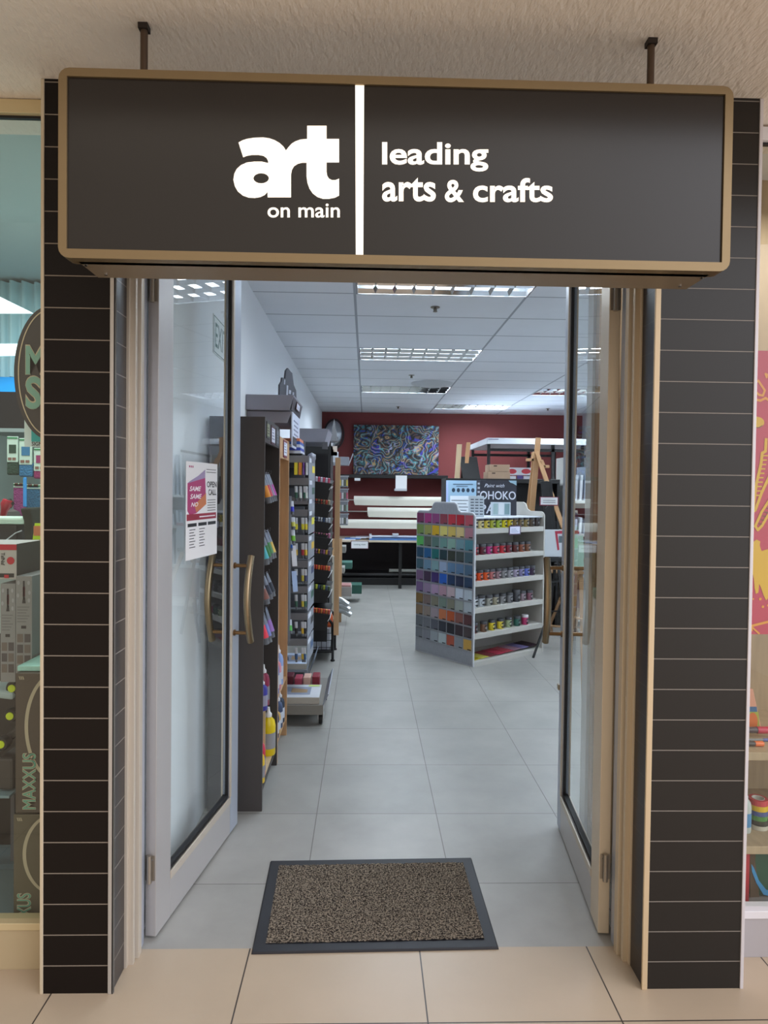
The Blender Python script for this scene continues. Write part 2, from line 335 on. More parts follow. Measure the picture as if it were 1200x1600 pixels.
# poster on the left door pane
def poster_left():
    o = DP(.285, -.012, 0); P1 = lambda s, z, e=0: DP(s, -.0165+e, z)
    s0, s1, z0, z1 = .268, .590, 1.338, 1.733
    root = thing('poster', 'white open call poster taped inside the glass of the left door', 'poster', P1((s0+s1)/2, z0))
    W, H = s1-s0, z1-z0; up = Vector((0, 0, 1))
    b = MB(); b.slab(P1(s0, z0), dd*W, up*H, dn*.0008); b.build('sheet', [PAPER], root)
    b = MB(); PP = lambda x, y, e=.0014: P1(s0+x*W, z0+y*H, e)
    b.add([PP(.04, .50), PP(.10, .46), PP(.30, .34+.13), PP(.62, .56), PP(.58, .86), PP(.04, .78)], [(0, 1, 2, 3, 4, 5)], 0)
    b.add([PP(.30, .48, .0016), PP(.62, .56, .0016), PP(.61, .68, .0016), PP(.25, .56, .0016)], [(0, 1, 2, 3)], 3)
    b.add([PP(.10, .80, .0016), PP(.36, .86, .0016), PP(.58, .93, .0016), PP(.58, .84, .0016), PP(.04, .78, .0016)], [(0, 1, 2, 3, 4)], 4)
    quad(b, PP(0.02, .40), dd*W*.94, up*H*.065, 1)
    for x in (.05, .37, .68): quad(b, PP(x, .335), dd*W*.27, up*H*.035, 2)
    b.build('printed_panels', [mat('#a8326b', .6), mat('#94203a', .6), mat('#222226', .6), mat('#c8774a', .6), mat('#9c8bb0', .6)], root)
    b = MB()
    text(b, 'OPEN', PP(.64, .74), dd*W*.33, up*H*.065, 0, .02); text(b, 'CALL', PP(.69, .655), dd*W*.27, up*H*.065, 0, .02)
    text(b, 'SAME', PP(.09, .70, .002), dd*W*.33, up*H*.05+dd*W*.03, 1, .02); text(b, 'SAME', PP(.11, .62, .002), dd*W*.33, up*H*.05+dd*W*.03, 1, .02); text(b, 'NO', PP(.14, .54, .002), dd*W*.2, up*H*.045+dd*W*.03, 1, .02)
    for k in range(5): quad(b, PP(.66, .60-.028*k), dd*W*.28, up*H*.007, 0)
    for k in range(7):
        for x in (.10, .40): quad(b, PP(x, .30-.03*k), dd*W*(.14 if k % 2 else .18), up*H*.008, 0)
    for k in range(2): quad(b, PP(.62, .93-.03*k), dd*W*.33, up*H*.006, 0)
    quad(b, PP(.40, .425, .002), dd*W*.52, up*H*.012, 1)
    for k in range(3): quad(b, PP(.08+.05*k, .94), dd*W*.03, up*H*.02, 2)
    b.build('lettering', [mat('#24242a', .6), mat('#efe9ee', .6), mat('#a8326b', .6)], root)
poster_left()

# ------------------------------------------------------------------ hanging sign
def sign():
    X0, X1, Y0, Y1, Z0, Z1 = -.815, .972, 1.80, 1.965, 2.229, 2.722
    root = thing('illuminated_sign', 'long black lightbox sign hung from two rods over the doorway', 'sign', ((X0+X1)/2, (Y0+Y1)/2, Z0))
    r = .028; poly = []
    for cx, cz, a0 in ((X1-r, Z0+r, -90), (X1-r, Z1-r, 0), (X0+r, Z1-r, 90), (X0+r, Z0+r, 180)):
        for k in range(5): t = math.radians(a0+90*k/4); poly.append((cx+r*math.cos(t), cz+r*math.sin(t)))
    # rounded case: outer ring front, case side, back
    inner = [(X1-.022, Z0+.024), (X1-.022, Z1-.022), (X0+.022, Z1-.022), (X0+.022, Z0+.024)]
    n = len(poly); b = MB()
    V = [(x, Y0, z) for x, z in poly]+[(x, Y0+.05, z) for x, z in poly]
    b.add(V, [(i, (i+1) % n, n+(i+1) % n, n+i) for i in range(n)], 0)
    # front ring built as strip to the inner rectangle
    inn = []
    for i, (x, z) in enumerate(poly): inn.append(inner[i//5])
    b.add([(x, Y0, z) for x, z in poly]+[(x, Y0, z) for x, z in inn], [(i, (i+1) % n, n+(i+1) % n, n+i) for i in range(n)], 0)
    b.add([(x, Y0, z) for x, z in inner]+[(x, Y0+.006, z) for x, z in inner], [(i, (i+1) % 4, 4+(i+1) % 4, 4+i) for i in range(4)], 0)
    b.build('frame', [BRONZE], root)
    b = MB(); c = .035
    pol2 = [(X0+.03+c*0, Z0+.02), (X0+.04, Z0), (X1-.04, Z0), (X1-.03, Z0+.02), (X1-.012, Z0+.06), (X1-.012, Z1-.012), (X0+.012, Z1-.012), (X0+.012, Z0+.06)]
    b.prism([(x, z) for x, z in pol2], (0, Y0+.03, 0), (1, 0, 0), (0, 0, 1), (0, Y1-Y0-.03, 0)); b.build('case', [mat('#93836e', .45, .4)], root)
    for x, y in ((X0+.050, Y0+.055), (X0+.075, Y0+.13), (X1-.050, Y0+.055), (X1-.075, Y0+.13)):
        b = MB(); b.lathe([(.0045, -.003), (.0045, 0.001)], (x, y, Z0-.0005), 10); b.build('rivet', [CHROME], root)
    b = MB(); b.box(X0+.02, X1-.02, Y0+.006, Y0+.012, Z0+.02, Z1-.02); b.build('face_panel', [mat('#1f1b19', .22, spec=.55)], root)
    GLOW = mat('#fff3e2', .5, emit=.90); yF = Y0+.0055
    def q(u, v): return at(u, v, yF)
    b = MB(); p0, p1, p2, p3 = q(556.0, 403), q(567.5, 403), q(569, 126), q(555, 125)
    b.add([p0, p1, p2, p3], [(0, 1, 2, 3)]); b.build('divider_bar', [mat('#fff6e8', .5, emit=.90)], root)
    A = [(627, 477), (640, 470), (655, 465), (680, 461), (710, 460), (730, 463), (748, 469), (765, 479), (778, 491), (786, 504), (795, 492), (805, 481), (818, 473), (835, 467), (857, 465), (857, 421), (922, 421), (922, 465), (964, 465), (964, 544), (922, 544), (922, 575), (924, 588), (930, 598), (940, 603), (952, 603), (964, 598), (964, 655), (950, 662), (930, 666), (910, 666), (892, 660), (876, 648), (865, 632), (858, 612), (855, 590), (855, 545), (840, 545), (825, 549), (813, 557), (806, 569), (803, 585), (803, 661), (725, 661), (724, 643), (715, 653), (700, 660), (682, 663), (662, 662), (642, 655), (625, 641), (615, 624), (610, 602), (613, 582), (621, 566), (635, 553), (655, 544), (680, 541), (705, 541)]
    B = [(727, 546), (726, 538), (721, 529), (711, 522), (695, 519), (672, 519), (655, 522), (643, 527)]
    out = [q(80+x/2.143, y/2.143) for x, y in A+B]; hole = [q(80+(703+26*math.cos(t))/2.143, (597+17*math.sin(t))/2.143) for t in [2*PI*k/16 for k in range(16)]]
    bm = bmesh.new()
    def loop(ps):
        vs = [bm.verts.new(p) for p in ps]; return [bm.edges.new((vs[i], vs[(i+1) % len(vs)])) for i in range(len(vs))]
    es = loop(out)+loop(hole); bmesh.ops.triangle_fill(bm, use_beauty=True, edges=es); bm.verts.index_update()
    b = MB(); b.add([v.co.copy() for v in bm.verts], [[v.index for v in f.verts] for f in bm.faces]); bm.free(); b.build('logo', [GLOW], root)
    b = MB()
    def tx(s, u0, v0, u1, v1, bold): o = q(u0, v1); text(b, s, o, q(u1, v1)-o, q(u0, v0)-o, 0, bold)
    tx('on main', 418, 318, 531, 340, .012)
    tx('leading', 597, 222, 763, 268, .022); tx('arts', 597, 277.5, 681, 315, .022); tx('&', 695, 281, 725, 316, .022); tx('crafts', 739, 278, 864, 316, .022)
    b.build('lettering', [GLOW], root)
    for x, y in ((-.625, 1.895), (.785, 1.895)):
        b = MB(); b.tube([(x, y, Z1-.012), (x, y, ZM-.008)], .010, 12); rd = b.build('hanging_rod', [mat('#5b4c40', .45, .7)], root)
        b = MB(); b.box(x-.013, x+.013, y-.014, y+.014, ZM-.016, ZM-.0005); b.build('ceiling_bracket', [mat('#2e2622', .6, .4)], rd)
sign()

# ------------------------------------------------------------------ door mat
def doormat():
    P4 = [atz(392, 1492), atz(780, 1484), atz(737, 1342), atz(422, 1347)]
    c = sum(P4, Vector())/4; root = thing('doormat', 'dark grey ribbed doormat with a black rubber border in the doorway', 'mat', (c.x, c.y, 0))
    b = MB(); b.hexa([p.copy() for p in P4], [p+(c-p)*.012+Vector((0, 0, .008)) for p in P4]); b.build('rubber_border', [mat('#1b1b22', .55)], root, .002)
    def ins(p, d):
        v = c-p; return p+Vector((math.copysign(d, v.x), math.copysign(d, v.y), 0))
    q = [ins(p, .045) for p in P4]; nx, ny = 120, 70; b = MB(); vs = []
    for j in range(ny+1):
        for i in range(nx+1):
            s, t = i/nx, j/ny; p = q[0]*(1-s)*(1-t)+q[1]*s*(1-t)+q[2]*s*t+q[3]*(1-s)*t; vs.append(p+Vector((0, 0, .0085+random.random()*.005)))
    b.add(vs, [(j*(nx+1)+i, j*(nx+1)+i+1, (j+1)*(nx+1)+i+1, (j+1)*(nx+1)+i) for j in range(ny) for i in range(nx)])
    M = bpy.data.materials.new('mat_pile'); M.use_nodes = True; nt = M.node_tree; bs = nt.nodes['Principled BSDF']; L = nt.links.new
    g = nt.nodes.new('ShaderNodeNewGeometry'); n1 = nt.nodes.new('ShaderNodeTexNoise'); n1.inputs['Scale'].default_value = 170; n1.inputs['Detail'].default_value = 3; L(g.outputs['Position'], n1.inputs['Vector'])
    cr = nt.nodes.new('ShaderNodeValToRGB'); cr.color_ramp.elements[0].position = .42; cr.color_ramp.elements[0].color = (*lin('#2a2522'), 1); cr.color_ramp.elements[1].position = .62; cr.color_ramp.elements[1].color = (*lin('#8d8172'), 1)
    L(n1.outputs[0], cr.inputs[0]); L(cr.outputs[0], bs.inputs['Base Color']); bs.inputs['Roughness'].default_value = 1; bs.inputs['Specular IOR Level'].default_value = .1
    b.build('carpet_pile', [M], root)
doormat()

# ------------------------------------------------------------------ ceiling lights
def make_troffer():
    root = thing('ceiling_light', '', 'ceiling light', (0, 0, 0)); W, D = 1.2, .598
    b = MB(); H = .12
    b.box(0, W, 0, .012, 0, H); b.box(0, W, D-.012, D, 0, H); b.box(0, .012, 0, D, 0, H); b.box(W-.012, W, 0, D, 0, H); b.box(0, W, 0, D, H, H+.01)
    b.build('housing', [mat('#c9cdd2', .25, .6)], root, world=False)
    b = MB(); MIR = mat('#e3e6ea', .08, 1.)
    for k in range(1, 9):
        x = W*k/9+(0 if k else 0); b.add([(x, .012, .002), (x, D-.012, .002), (x-.016, D-.012, .032), (x-.016, .012, .032), (x+.016, D-.012, .032), (x+.016, .012, .032)], [(0, 1, 2, 3), (0, 1, 4, 5), (3, 2, 4, 5)])
    for k in range(0, 4):
        y = .012+(D-.024)*k/3; b.add([(.012, y, .002), (W-.012, y, .002), (W-.012, y-.02, .032), (.012, y-.02, .032), (W-.012, y+.02, .032), (.012, y+.02, .032)], [(0, 1, 2, 3), (0, 1, 4, 5), (3, 2, 4, 5)])
    b.build('louvre', [MIR], root, world=False)
    for k in range(3):
        y = .012+(D-.024)*(k+.5)/3; b = MB(); b.tube([(.04, y, .09), (W-.04, y, .09)], .013, 8); b.build('fluorescent_tube', [mat('#eef6ff', .4, emit=2.2)], root, world=False)
    return root
TL = ['first ceiling light inside the door, partly cut by the sign', 'second ceiling light along the ceiling, behind the first', 'third ceiling light along the ceiling, in front of the round vent', 'farthest ceiling light, near the red back wall', 'first ceiling light of the right hand row, behind the pillar', 'second ceiling light of the right hand row, seen through door glass', 'third ceiling light of the right hand row, above the canvas shelving']
t0 = make_troffer(); t0['label'] = TL[0]; t0['group'] = 'recessed louvred ceiling lights'; t0.location = (gx[troff[0][0]], troff[0][1], ZC-.001)
for k in range(1, 7):
    dup(t0, (gx[troff[k][0]], troff[k][1], ZC-.001), 0, TL[k])
def sprinkler(u, v, lab):
    p = atz(u, v, ZC-.03); b = MB(); b.lathe([(.035, -.004), (.035, 0)], (p.x, p.y, ZC-.001), 16); b.lathe([(.012, -.03), (.014, -.02), (.010, -.004)], (p.x, p.y, ZC), 10); b.lathe([(.016, -.036), (.016, -.032)], (p.x, p.y, ZC), 12)
    tag(b.build('sprinkler', [mat('#7c766c', .3, .8)]), lab, 'sprinkler', 'ceiling sprinkler heads')
sprinkler(680, 486, 'brass sprinkler head on the ceiling between first and second light')
sprinkler(643, 590, 'sprinkler head on the ceiling between second and third light')
sprinkler(622, 638, 'small sprinkler head on the ceiling above the painting')
sprinkler(856, 641, 'small sprinkler head on the ceiling beside the farthest light')
p = atz(675, 600, ZC-.01); b = MB(); b.lathe([(.10, -.045), (.17, -.035), (.19, -.02), (.26, -.012), (.27, 0)], (p.x, p.y, ZC-.001), 28)
tag(b.build('ceiling_vent', [mat('#c4c8cc', .5)]), 'round white air diffuser on the ceiling before the third light', 'vent')

# ------------------------------------------------------------------ exit sign on left wall
def exit_sign():
    x = XL+.004; p0 = atx(333.5, 541, x); p1 = atx(358, 556, x); zt = atx(333.5, 489, x).z; Y0_, Y1_ = p0.y, p0.y+.35
    z0 = zt-.20
    root = thing('exit_sign', 'white exit sign with green letters high on the left wall', 'sign', (XL, (Y0_+Y1_)/2, z0))
    b = MB(); b.box(XL, XL+.005, Y0_, Y1_, z0, zt); b.build('plate', [mat('#dfe6e6', .5)], root)
    b = MB(); xx = XL+.006
    for (a0, a1, c0, c1) in ((Y0_+.006, Y1_-.006, z0+.006, z0+.010), (Y0_+.006, Y1_-.006, zt-.010, zt-.006), (Y0_+.006, Y0_+.010, z0+.006, zt-.006), (Y1_-.010, Y1_-.006, z0+.006, zt-.006)): b.box(XL+.005, xx, a0, a1, c0, c1)
    text(b, 'EXIT', (xx, Y0_+.035, z0+.038), (0, .27, 0), (0, 0, .125), 0, .004); b.build('lettering', [mat('#3f6b63', .6)], root)
exit_sign()

# ================================================================== LEFT WALL FURNITURE
def bottle(name, lab, loc, h, r, body, cap, lblc, group, rz=0):
    root = thing(name, lab, 'bottle', loc, rz, group); b = MB()
    b.lathe([(r*.93, 0), (r, .006), (r, h*.62), (r*.86, h*.72), (r*.4, h*.80), (r*.4, h*.82)], (0, 0, 0), 16); b.build('body', [body], root, world=False)
    b = MB(); b.lathe([(r*.48, h*.80), (r*.48, h*.86), (r*.26, h*.9), (r*.18, h)], (0, 0, 0), 12); b.build('cap', [cap], root, world=False)
    b = MB(); b.lathe([(r*1.01, h*.15), (r*1.01, h*.48)], (0, 0, 0), 16); b.build('label_band', [lblc], root, world=False)
    return root
def tube_pack(lab, top, bot, width_dir, wtop, col, group, mt=None):
    """flat crimped end up, round cap end down"""
    top, bot = Vector(top), Vector(bot); root = thing('paint_tube', lab, 'paint tube', bot, 0, group); wd = Vector(width_dir).normalized(); ax = bot-top; L = ax.length; a = ax.normalized(); th = a.cross(wd).normalized()
    def ring(t, w, d, seg=10): c = top+ax*t; return [c+wd*(w*math.cos(2*PI*k/seg))+th*(d*math.sin(2*PI*k/seg)) for k in range(seg)]
    def loft(mb, rs, mi=0):
        vs = [p for r in rs for p in r]; n = 10; mb.add(vs, [(i*n+k, i*n+(k+1) % n, (i+1)*n+(k+1) % n, (i+1)*n+k) for i in range(len(rs)-1) for k in range(n)], mi, True); mb.add(rs[0], [tuple(range(n))[::-1]], mi); mb.add(rs[-1], [tuple(range(n))], mi)
    w = wtop/2; b = MB(); loft(b, [ring(0, w, .002), ring(.06, w, .003), ring(.42, w*.97, w*.45)]); b.build('sleeve', [mt or mat('#7c8494', .35, .2)], root)
    b = MB(); loft(b, [ring(.42, w*.97, w*.45), ring(.80, w*.92, w*.75)]); b.build('colour_band', [mat(col, .45)], root)
    b = MB(); loft(b, [ring(.80, w*.92, w*.75), ring(.84, w*.8, w*.7), ring(.85, w*.72, w*.62), ring(1, w*.68, w*.6)]); b.build('cap', [mat('#6f747c', .35)], root)
    return root
X0s, X1s = -.783, -.508
def cabinet(name, lab, y0, y1, H, mo, mi_, near, inner_cols, ztop_board, shelves, base=.06):
    root = thing(name, lab, 'shelf unit', ((X0s+X1s)/2, (y0+y1)/2, 0)); t = .018
    for i, y in enumerate((y0, y1-t)): MB().box(X0s, X1s, y, y+t, 0, H).build('side_panel', [mo], root, .001)
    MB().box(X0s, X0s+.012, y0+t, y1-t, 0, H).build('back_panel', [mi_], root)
    MB().box(X0s+.012, X1s-.004, y0+t, y1-t, H-t, H).build('top_panel', [mo], root)
    MB().box(X1s-.02, X1s-.002, y0+t, y1-t, H-.125, H-t).build('fascia', [mo], root)
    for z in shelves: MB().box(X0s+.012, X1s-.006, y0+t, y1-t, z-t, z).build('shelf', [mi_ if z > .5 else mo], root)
    return root
cab1 = cabinet('shelf_unit', 'tall charcoal shelf unit just inside the left door', 3.375, 3.955, 1.985, CHAR, DARKIN, True, None, None, [.10])
MB().box(X0s+.03, X1s-.02, 3.60, 3.612, .10, .44).build('divider', [LPINE], cab1)
MB().box(X0s+.03, X1s-.02, 3.393, 3.70, .44, .455).build('box_shelf', [LPINE], cab1)
MB().box(X0s+.03, X1s-.012, 3.393, 3.93, .098, .108).build('bottom_board', [LPINE], cab1)
cab2 = cabinet('shelf_unit', 'tall pine shelf unit beside the charcoal one', 3.960, 4.44, 1.935, PINE, PINE, True, None, None, [.12, .39])
# cards on the fascias
def card(parent, o, a, b_, cols, name='price_card', bars=3):
    o, a, b_ = Vector(o), Vector(a), Vector(b_); nrm = a.cross(b_).normalized(); m_ = MB(); m_.slab(o, a, b_, nrm*.003, 0)
    m_.slab(o+a*.08+b_*.12+nrm*.003, a*.84, b_*.76, nrm*.0008, 1)
    for k in range(bars): m_.slab(o+a*.18+b_*(.28+.16*k)+nrm*.0038, a*(.6-.1*k), b_*.05, nrm*.0004, 2)
    return m_.build(name, [mat(cols[0], .5), mat(cols[1], .55), mat(cols[2], .6)], parent)
xf = X1s-.002
card(cab1, (xf, 3.44, 1.885), (0, .10, 0), (0, 0, .085), ('#3a3a34', '#8b9070', '#2b3324'))
card(cab1, (xf, 3.60, 1.865), (0, .15, 0), (0, 0, .10), ('#4b2733', '#dfe2f2', '#7b80a0'), bars=4)
card(cab1, (xf, 3.79, 1.87), (0, .12, 0), (0, 0, .095), ('#4a4e56', '#6d727a', '#50555c'))
card(cab2, (xf+.002, 4.12, 1.82), (0, .18, 0), (0, 0, .105), ('#7c1f3a', '#dfe2f2', '#7b80a0'), bars=4)
# tubes hanging in the charcoal unit
rows = [(1.715, 1.555, [('#e8962a', 'orange'), ('#c9304a', 'red'), ('#8f7c98', 'mauve'), ('#b63f9e', 'magenta')], 3.53, .075, 'topmost row'),
        (1.40, 1.24, [('#49aebb', 'turquoise'), ('#2d7a3c', 'green'), ('#4a8a54', 'mid green'), ('#d7b24c', 'ochre yellow')], 3.47, .09, 'second row'),
        (1.17, 1.03, [('#8a5a50', 'brown'), ('#33394a', 'blue black'), ('#2a303c', 'dark slate')], 3.50, .11, 'third row'),
        (.985, .81, [('#e83c52', 'bright red'), ('#7d86c8', 'periwinkle'), ('#a178c4', 'violet')], 3.48, .11, 'lowest row')]
for zt, zb, cs, y0, dy, rn in rows:
    for k, (c, nme) in enumerate(cs):
        y = y0+dy*k; dz = random.uniform(-.008, .008)
        tube_pack('%s paint tube hanging in the %s of the charcoal unit' % (nme, rn), (-.545, y, zt+dz), (-.512, y+.02, zb+dz), (0, 1, 0), .058, c, 'paint tubes hanging in the charcoal unit')
    for k in range(len(cs)):
        y = y0+dy*k; MB().tube([(X0s+.01, y, zt-.01), (-.53, y, zt-.006), (-.53, y, zt+.012)], .0025, 6).build('peg_hook', [DGREY], cab1)
G = 'paint bottles in the charcoal unit'
def bt(lab, x, y, z, h, r, c, capc, lc, g): return bottle('paint_bottle', lab, (x, y, z), h, r, mat(c, .3), mat(capc, .4), mat(lc, .5), g)
bt('crimson paint bottle with white cap on the small pine shelf', -.545, 3.64, .455, .22, .034, '#8a2344', '#d8d8da', '#8a8a90', G)
bt('blue paint bottle with white cap on the small pine shelf', -.54, 3.56, .455, .17, .03, '#3b3a9a', '#dadade', '#9a9ab0', G)
bt('red topped paint bottle under the small pine shelf', -.55, 3.54, .108, .23, .034, '#c9304a', '#dedede', '#3b4a9a', G)
bt('small yellow paint bottle at the bottom front of the charcoal unit', -.538, 3.47, .108, .19, .03, '#e0bb2a', '#e6e6e6', '#8f8f96', G)
bt('large yellow paint bottle at the far end of the charcoal unit', -.545, 3.84, .108, .27, .042, '#e3c712', '#e2e2e2', '#9a9a9e', G)
G2 = 'paint bottles in the pine unit'
for k, (c, y, z, h, nm) in enumerate([('#5f7fc0', 4.05, .39, .24, 'blue'), ('#d98a96', 4.15, .39, .22, 'pink'), ('#8fa6d8', 4.25, .39, .25, 'pale blue'), ('#35415e', 4.06, .12, .20, 'navy'), ('#d2a95c', 4.14, .12, .17, 'ochre'), ('#3f4e70', 4.24, .12, .21, 'slate blue'), ('#2f3a4c', 4.34, .12, .20, 'blue black')]):
    bt('%s paint bottle on the %s shelf of the pine unit' % (nm, 'upper' if z > .3 else 'bottom'), -.545, y, z, h, .034, c, '#dcdce0', '#c9ccd6', G2)

# header boxes (canopies) of the wall dispensers
def canopy(u0, u1, v0, v1, y, depth, lab, labels=True):
    a = at(u0, v0, y); c = at(u1, v1, y); x0 = max(a.x, XL+.002); x1 = c.x; z1 = a.z; z0 = c.z
    root = thing('header_box', lab, 'display header', ((x0+x1)/2, y+depth/2, z0))
    b = MB(); b.hexa([(x0, y, z0), (x1-.03, y, z0), (x1-.03, y+depth, z0), (x0, y+depth, z0)], [(x0, y, z1), (x1, y, z1), (x1, y+depth, z1), (x0, y+depth, z1)])
    b.build('box', [mat('#8c8b96', .5)], root, .002)
    return root, x1, z0, z1
h1, xx, z0, z1 = canopy(384, 459, 616, 641, 4.46, .62, 'upper grey header box with slanted end, high on the left wall')
b = MB(); b.slab((xx-.022, 4.47, z0+.004), (.016, 0, z1-z0-.008), (0, .58, 0), (.004, 0, -.0005)); b.build('end_plate', [mat('#3b3840', .5)], h1)
card(h1, (xx-.008, 4.66, z0+.03), (0, .22, 0), (.006, 0, z1-z0-.05), ('#4b2733', '#dfe2f2', '#7b80a0'), bars=2)
h2, xx2, z0b, z1b = canopy(384, 456, 642, 661, 4.50, .50, 'lower grey header box directly under the upper one')
b = MB(); b.box(xx2-.004, xx2+.004, 4.50, 4.98, z0b-.16, z1b); b.build('label_plate', [mat('#d3d9ec', .5)], h2)
b = MB(); b.box(xx2+.004, xx2+.006, 4.53, 4.95, z0b-.145, z0b-.085); b.build('black_strip', [mat('#2c2b30', .5)], h2)
b = MB()
for k in range(4): b.box(xx2+.004, xx2+.0055, 4.58+.03*(k % 2), 4.86, z0b+.02-.03*k, z0b+.03-.03*k)
text(b, 'ARTS', (xx2+.0065, 4.60, z0b-.13), (0, .28, 0), (0, 0, .03)); b.build('lettering', [mat('#8a90aa', .6)], h2)
h3, xx3, z0c, z1c = canopy(453, 513, 669, 691, 5.75, .60, 'grey header box above the black marker rack')
MB().box(xx3-.05, xx3-.005, 5.72, 5.748, z0c-.06, z0c).build('bracket', [DGREY], h3)
# dark mountain-shaped standee
p = at(436, 615, 4.62)
poly = [(0, 0), (0, .12), (.03, .16), (.04, .205), (.085, .205), (.10, .29), (.13, .325), (.17, .30), (.20, .29), (.23, .17), (.27, .12), (.28, 0)]
b = MB(); z = z1+.0; yy = 4.56
b.prism([(x*1.5, y*.66) for x, y in poly], (-.60, yy, z), (.205, .62, 0), (0, 0, 1.), (.012, -.004, 0))
st = tag(b.build('display_standee', [mat('#4b4c54', .6)]), 'dark jagged cut-out standee on top of the upper header box', 'standee')
b = MB()
for (x, y, w_, h_) in [(.06, .14, .02, .05), (.10, .04, .03, .1), (.14, .06, .04, .04), (.2, .03, .03, .06), (.08, .02, .03, .015)]:
    quad(b, Vector((-.60, yy, z))+Vector((.205, .62, 0))*(x*1.5)+Vector((.014, -.005, y*.66)), Vector((.205, .62, 0))*w_*1.3, (0.002, 0, h_*.66))
b.build('printed_motif', [mat('#a9acb8', .6)], st)

# ---- grey tube dispenser (rack A)
def rackA():
    y0 = 4.72; root = thing('tube_dispenser', 'grey metal tiered dispenser of small paint tubes on the left wall', 'display rack', (-.6, 5.0, 0))
    xr = at(486, 800, y0).x
    MB().box(XL+.005, xr-.10, 5.28, 5.32, .42, 2.0).build('back_panel', [DGREY], root)
    MB().box(XL+.005, XL+.02, 4.72, 5.28, .42, 2.0).build('side_panel', [DGREY], root)
    tiers = [(722, ['#e8d23a', '#e08a3a', '#7a4fa0', '#d8d8dc'], 'box'), (757, ['#2f5a4a', '#dfe8e4', '#3f7a68', '#dfe8e4'], 'tube'), (787, [], ''), (806, ['#e6dc3c', '#e6dc3c', '#e6d23c'], 'tube'), (846, ['#e0b83c', '#b0303c', '#e0b83c'], 'tube'),
             (886, ['#40466a', '#d0c04a', '#40466a'], 'tube'), (926, ['#3f6a5a', '#d8c84a', '#3f6a5a'], 'tube'), (968, ['#26262c', '#e0b83c', '#26262c'], 'tube'), (1008, ['#3a5a86', '#d0b040', '#3a5a86'], 'tube')]
    names = {'#e8d23a': 'yellow', '#e08a3a': 'orange', '#7a4fa0': 'purple', '#d8d8dc': 'white', '#2f5a4a': 'dark green', '#dfe8e4': 'white', '#3f7a68': 'green', '#e6dc3c': 'lemon', '#e6d23c': 'golden', '#e0b83c': 'amber', '#b0303c': 'red', '#40466a': 'dark blue', '#d0c04a': 'yellow', '#3f6a5a': 'deep green', '#d8c84a': 'yellow', '#26262c': 'black', '#3a5a86': 'blue', '#d0b040': 'ochre'}
    for i, (v, cs, kd) in enumerate(tiers):
        z = at(470, v, y0).z
        b = MB(); b.hexa([(XL+.02, y0, z-.005), (xr-.02, y0, z-.005), (xr-.02, y0+.36, z-.03), (XL+.02, y0+.36, z-.03)], [(XL+.02, y0-.005, z+.045), (xr-.015, y0-.005, z+.045), (xr-.0, y0+.36, z+.02), (XL+.02, y0+.36, z+.02)])
        b.build('tray', [mat('#85868c', .5, .1)], root, .0015)
        b = MB(); b.slab((xr-.02, y0-.005, z-.13), (.004, 0, 0), (.014, .36, 0), (0, 0, .165)); b.build('tray_side', [mat('#8f949f', .5)], root)
        b = MB(); b.slab((xr-.015, y0+.02, z+.0), (.002, 0, 0), (.006, .14, 0), (0, 0, .03), 0); b.slab((xr-.010, y0+.18, z-.07), (.002, 0, 0), (.006, .15, 0), (0, 0, .05), 1); b.build('price_strip', [mat('#dfe3ec', .5), mat(cs[0] if cs else '#a0a4aa', .5)], root)
        n = len(cs)
        for k, c in enumerate(cs):
            px = 463+(20/max(1, n-1))*k if n > 1 else 470; x = min(at(px, v, y0).x, xr-.035)
            if kd == 'tube':
                o = tube_pack('%s banded paint tube, %s in tier %s from the top of the grey dispenser' % (names[c], ['left', 'middle', 'right', 'outer right'][k], ['one', 'two', 'three', 'four', 'five', 'six', 'seven', 'eight', 'nine'][i]), (x, y0-.022, z-.012), (x+.004, y0-.018, z-.115), (1, 0, 0), .022, c, 'paint tubes in the grey dispenser', mat('#c9cdd4', .35, .1))
            else:
                o = tag(MB().box(x-.011, x+.011, y0-.03, y0-.006, z-.09, z-.005).build('paint_box', [mat(c, .5)], None, .001), '%s small paint box in the top tier of the grey dispenser' % names[c], 'box', 'small paint boxes in the top tier')
    # a few boxes on its top
    zt = at(460, 708, y0).z
    for k, (c, nm) in enumerate([('#d8dae4', 'white'), ('#3c4fb0', 'blue'), ('#d8dae4', 'grey white'), ('#3c62b4', 'cobalt'), ('#d9825c', 'orange')]):
        z = zt+.0215*k; tag(MB().box(-.70, xr-.0-.08-.002*k, 4.76, 5.05, z, z+.021).build('flat_box', [mat(c, .5)], None, .001), '%s flat box in the pile on top of the grey dispenser' % nm, 'box', 'flat boxes on top of the grey dispenser')
    MB().box(XL+.02, xr-.07, 4.75, 5.3, zt-.012, zt).build('top_panel', [DARKIN], root)
    b = MB(); b.lathe([(.02, 0), (.03, .03), (.028, .06), (.0, .075)], (at(484, 722, 4.7).x, 4.86, at(484, 722, 4.7).z), 12); tag(b.build('round_pouch', [mat('#8b8d98', .35, .2)]), 'small grey bulging pouch at the top end of the grey dispenser', 'pouch')
rackA()
for k, (u, v0, v1, c, nm) in enumerate([(457, 783, 804, '#2a2fb0', 'royal blue'), (459, 808, 827, '#c9c85a', 'pale yellow'), (459, 828, 850, '#7ab93a', 'lime green'), (455, 845, 860, '#2f66c4', 'mid blue'), (454, 968, 990, '#5fbf5a', 'bright green')]):
    t = at(u-2, v0, 4.55); q = at(u, v1, 4.52); tube_pack('%s tube hanging beside the pine unit edge' % nm, t, q, (1, 0, 0), .03, c, 'tubes hanging beside the pine unit', mat('#c9cdd8', .35))
tag(MB().box(at(450, 800, 4.57).x, at(455.5, 800, 4.57).x, 4.441, 4.58, at(452, 1000, 4.57).z, at(452, 775, 4.57).z).build('hook_strip', [DGREY]), 'dark grey hook strip along the edge of the pine unit', 'strip')
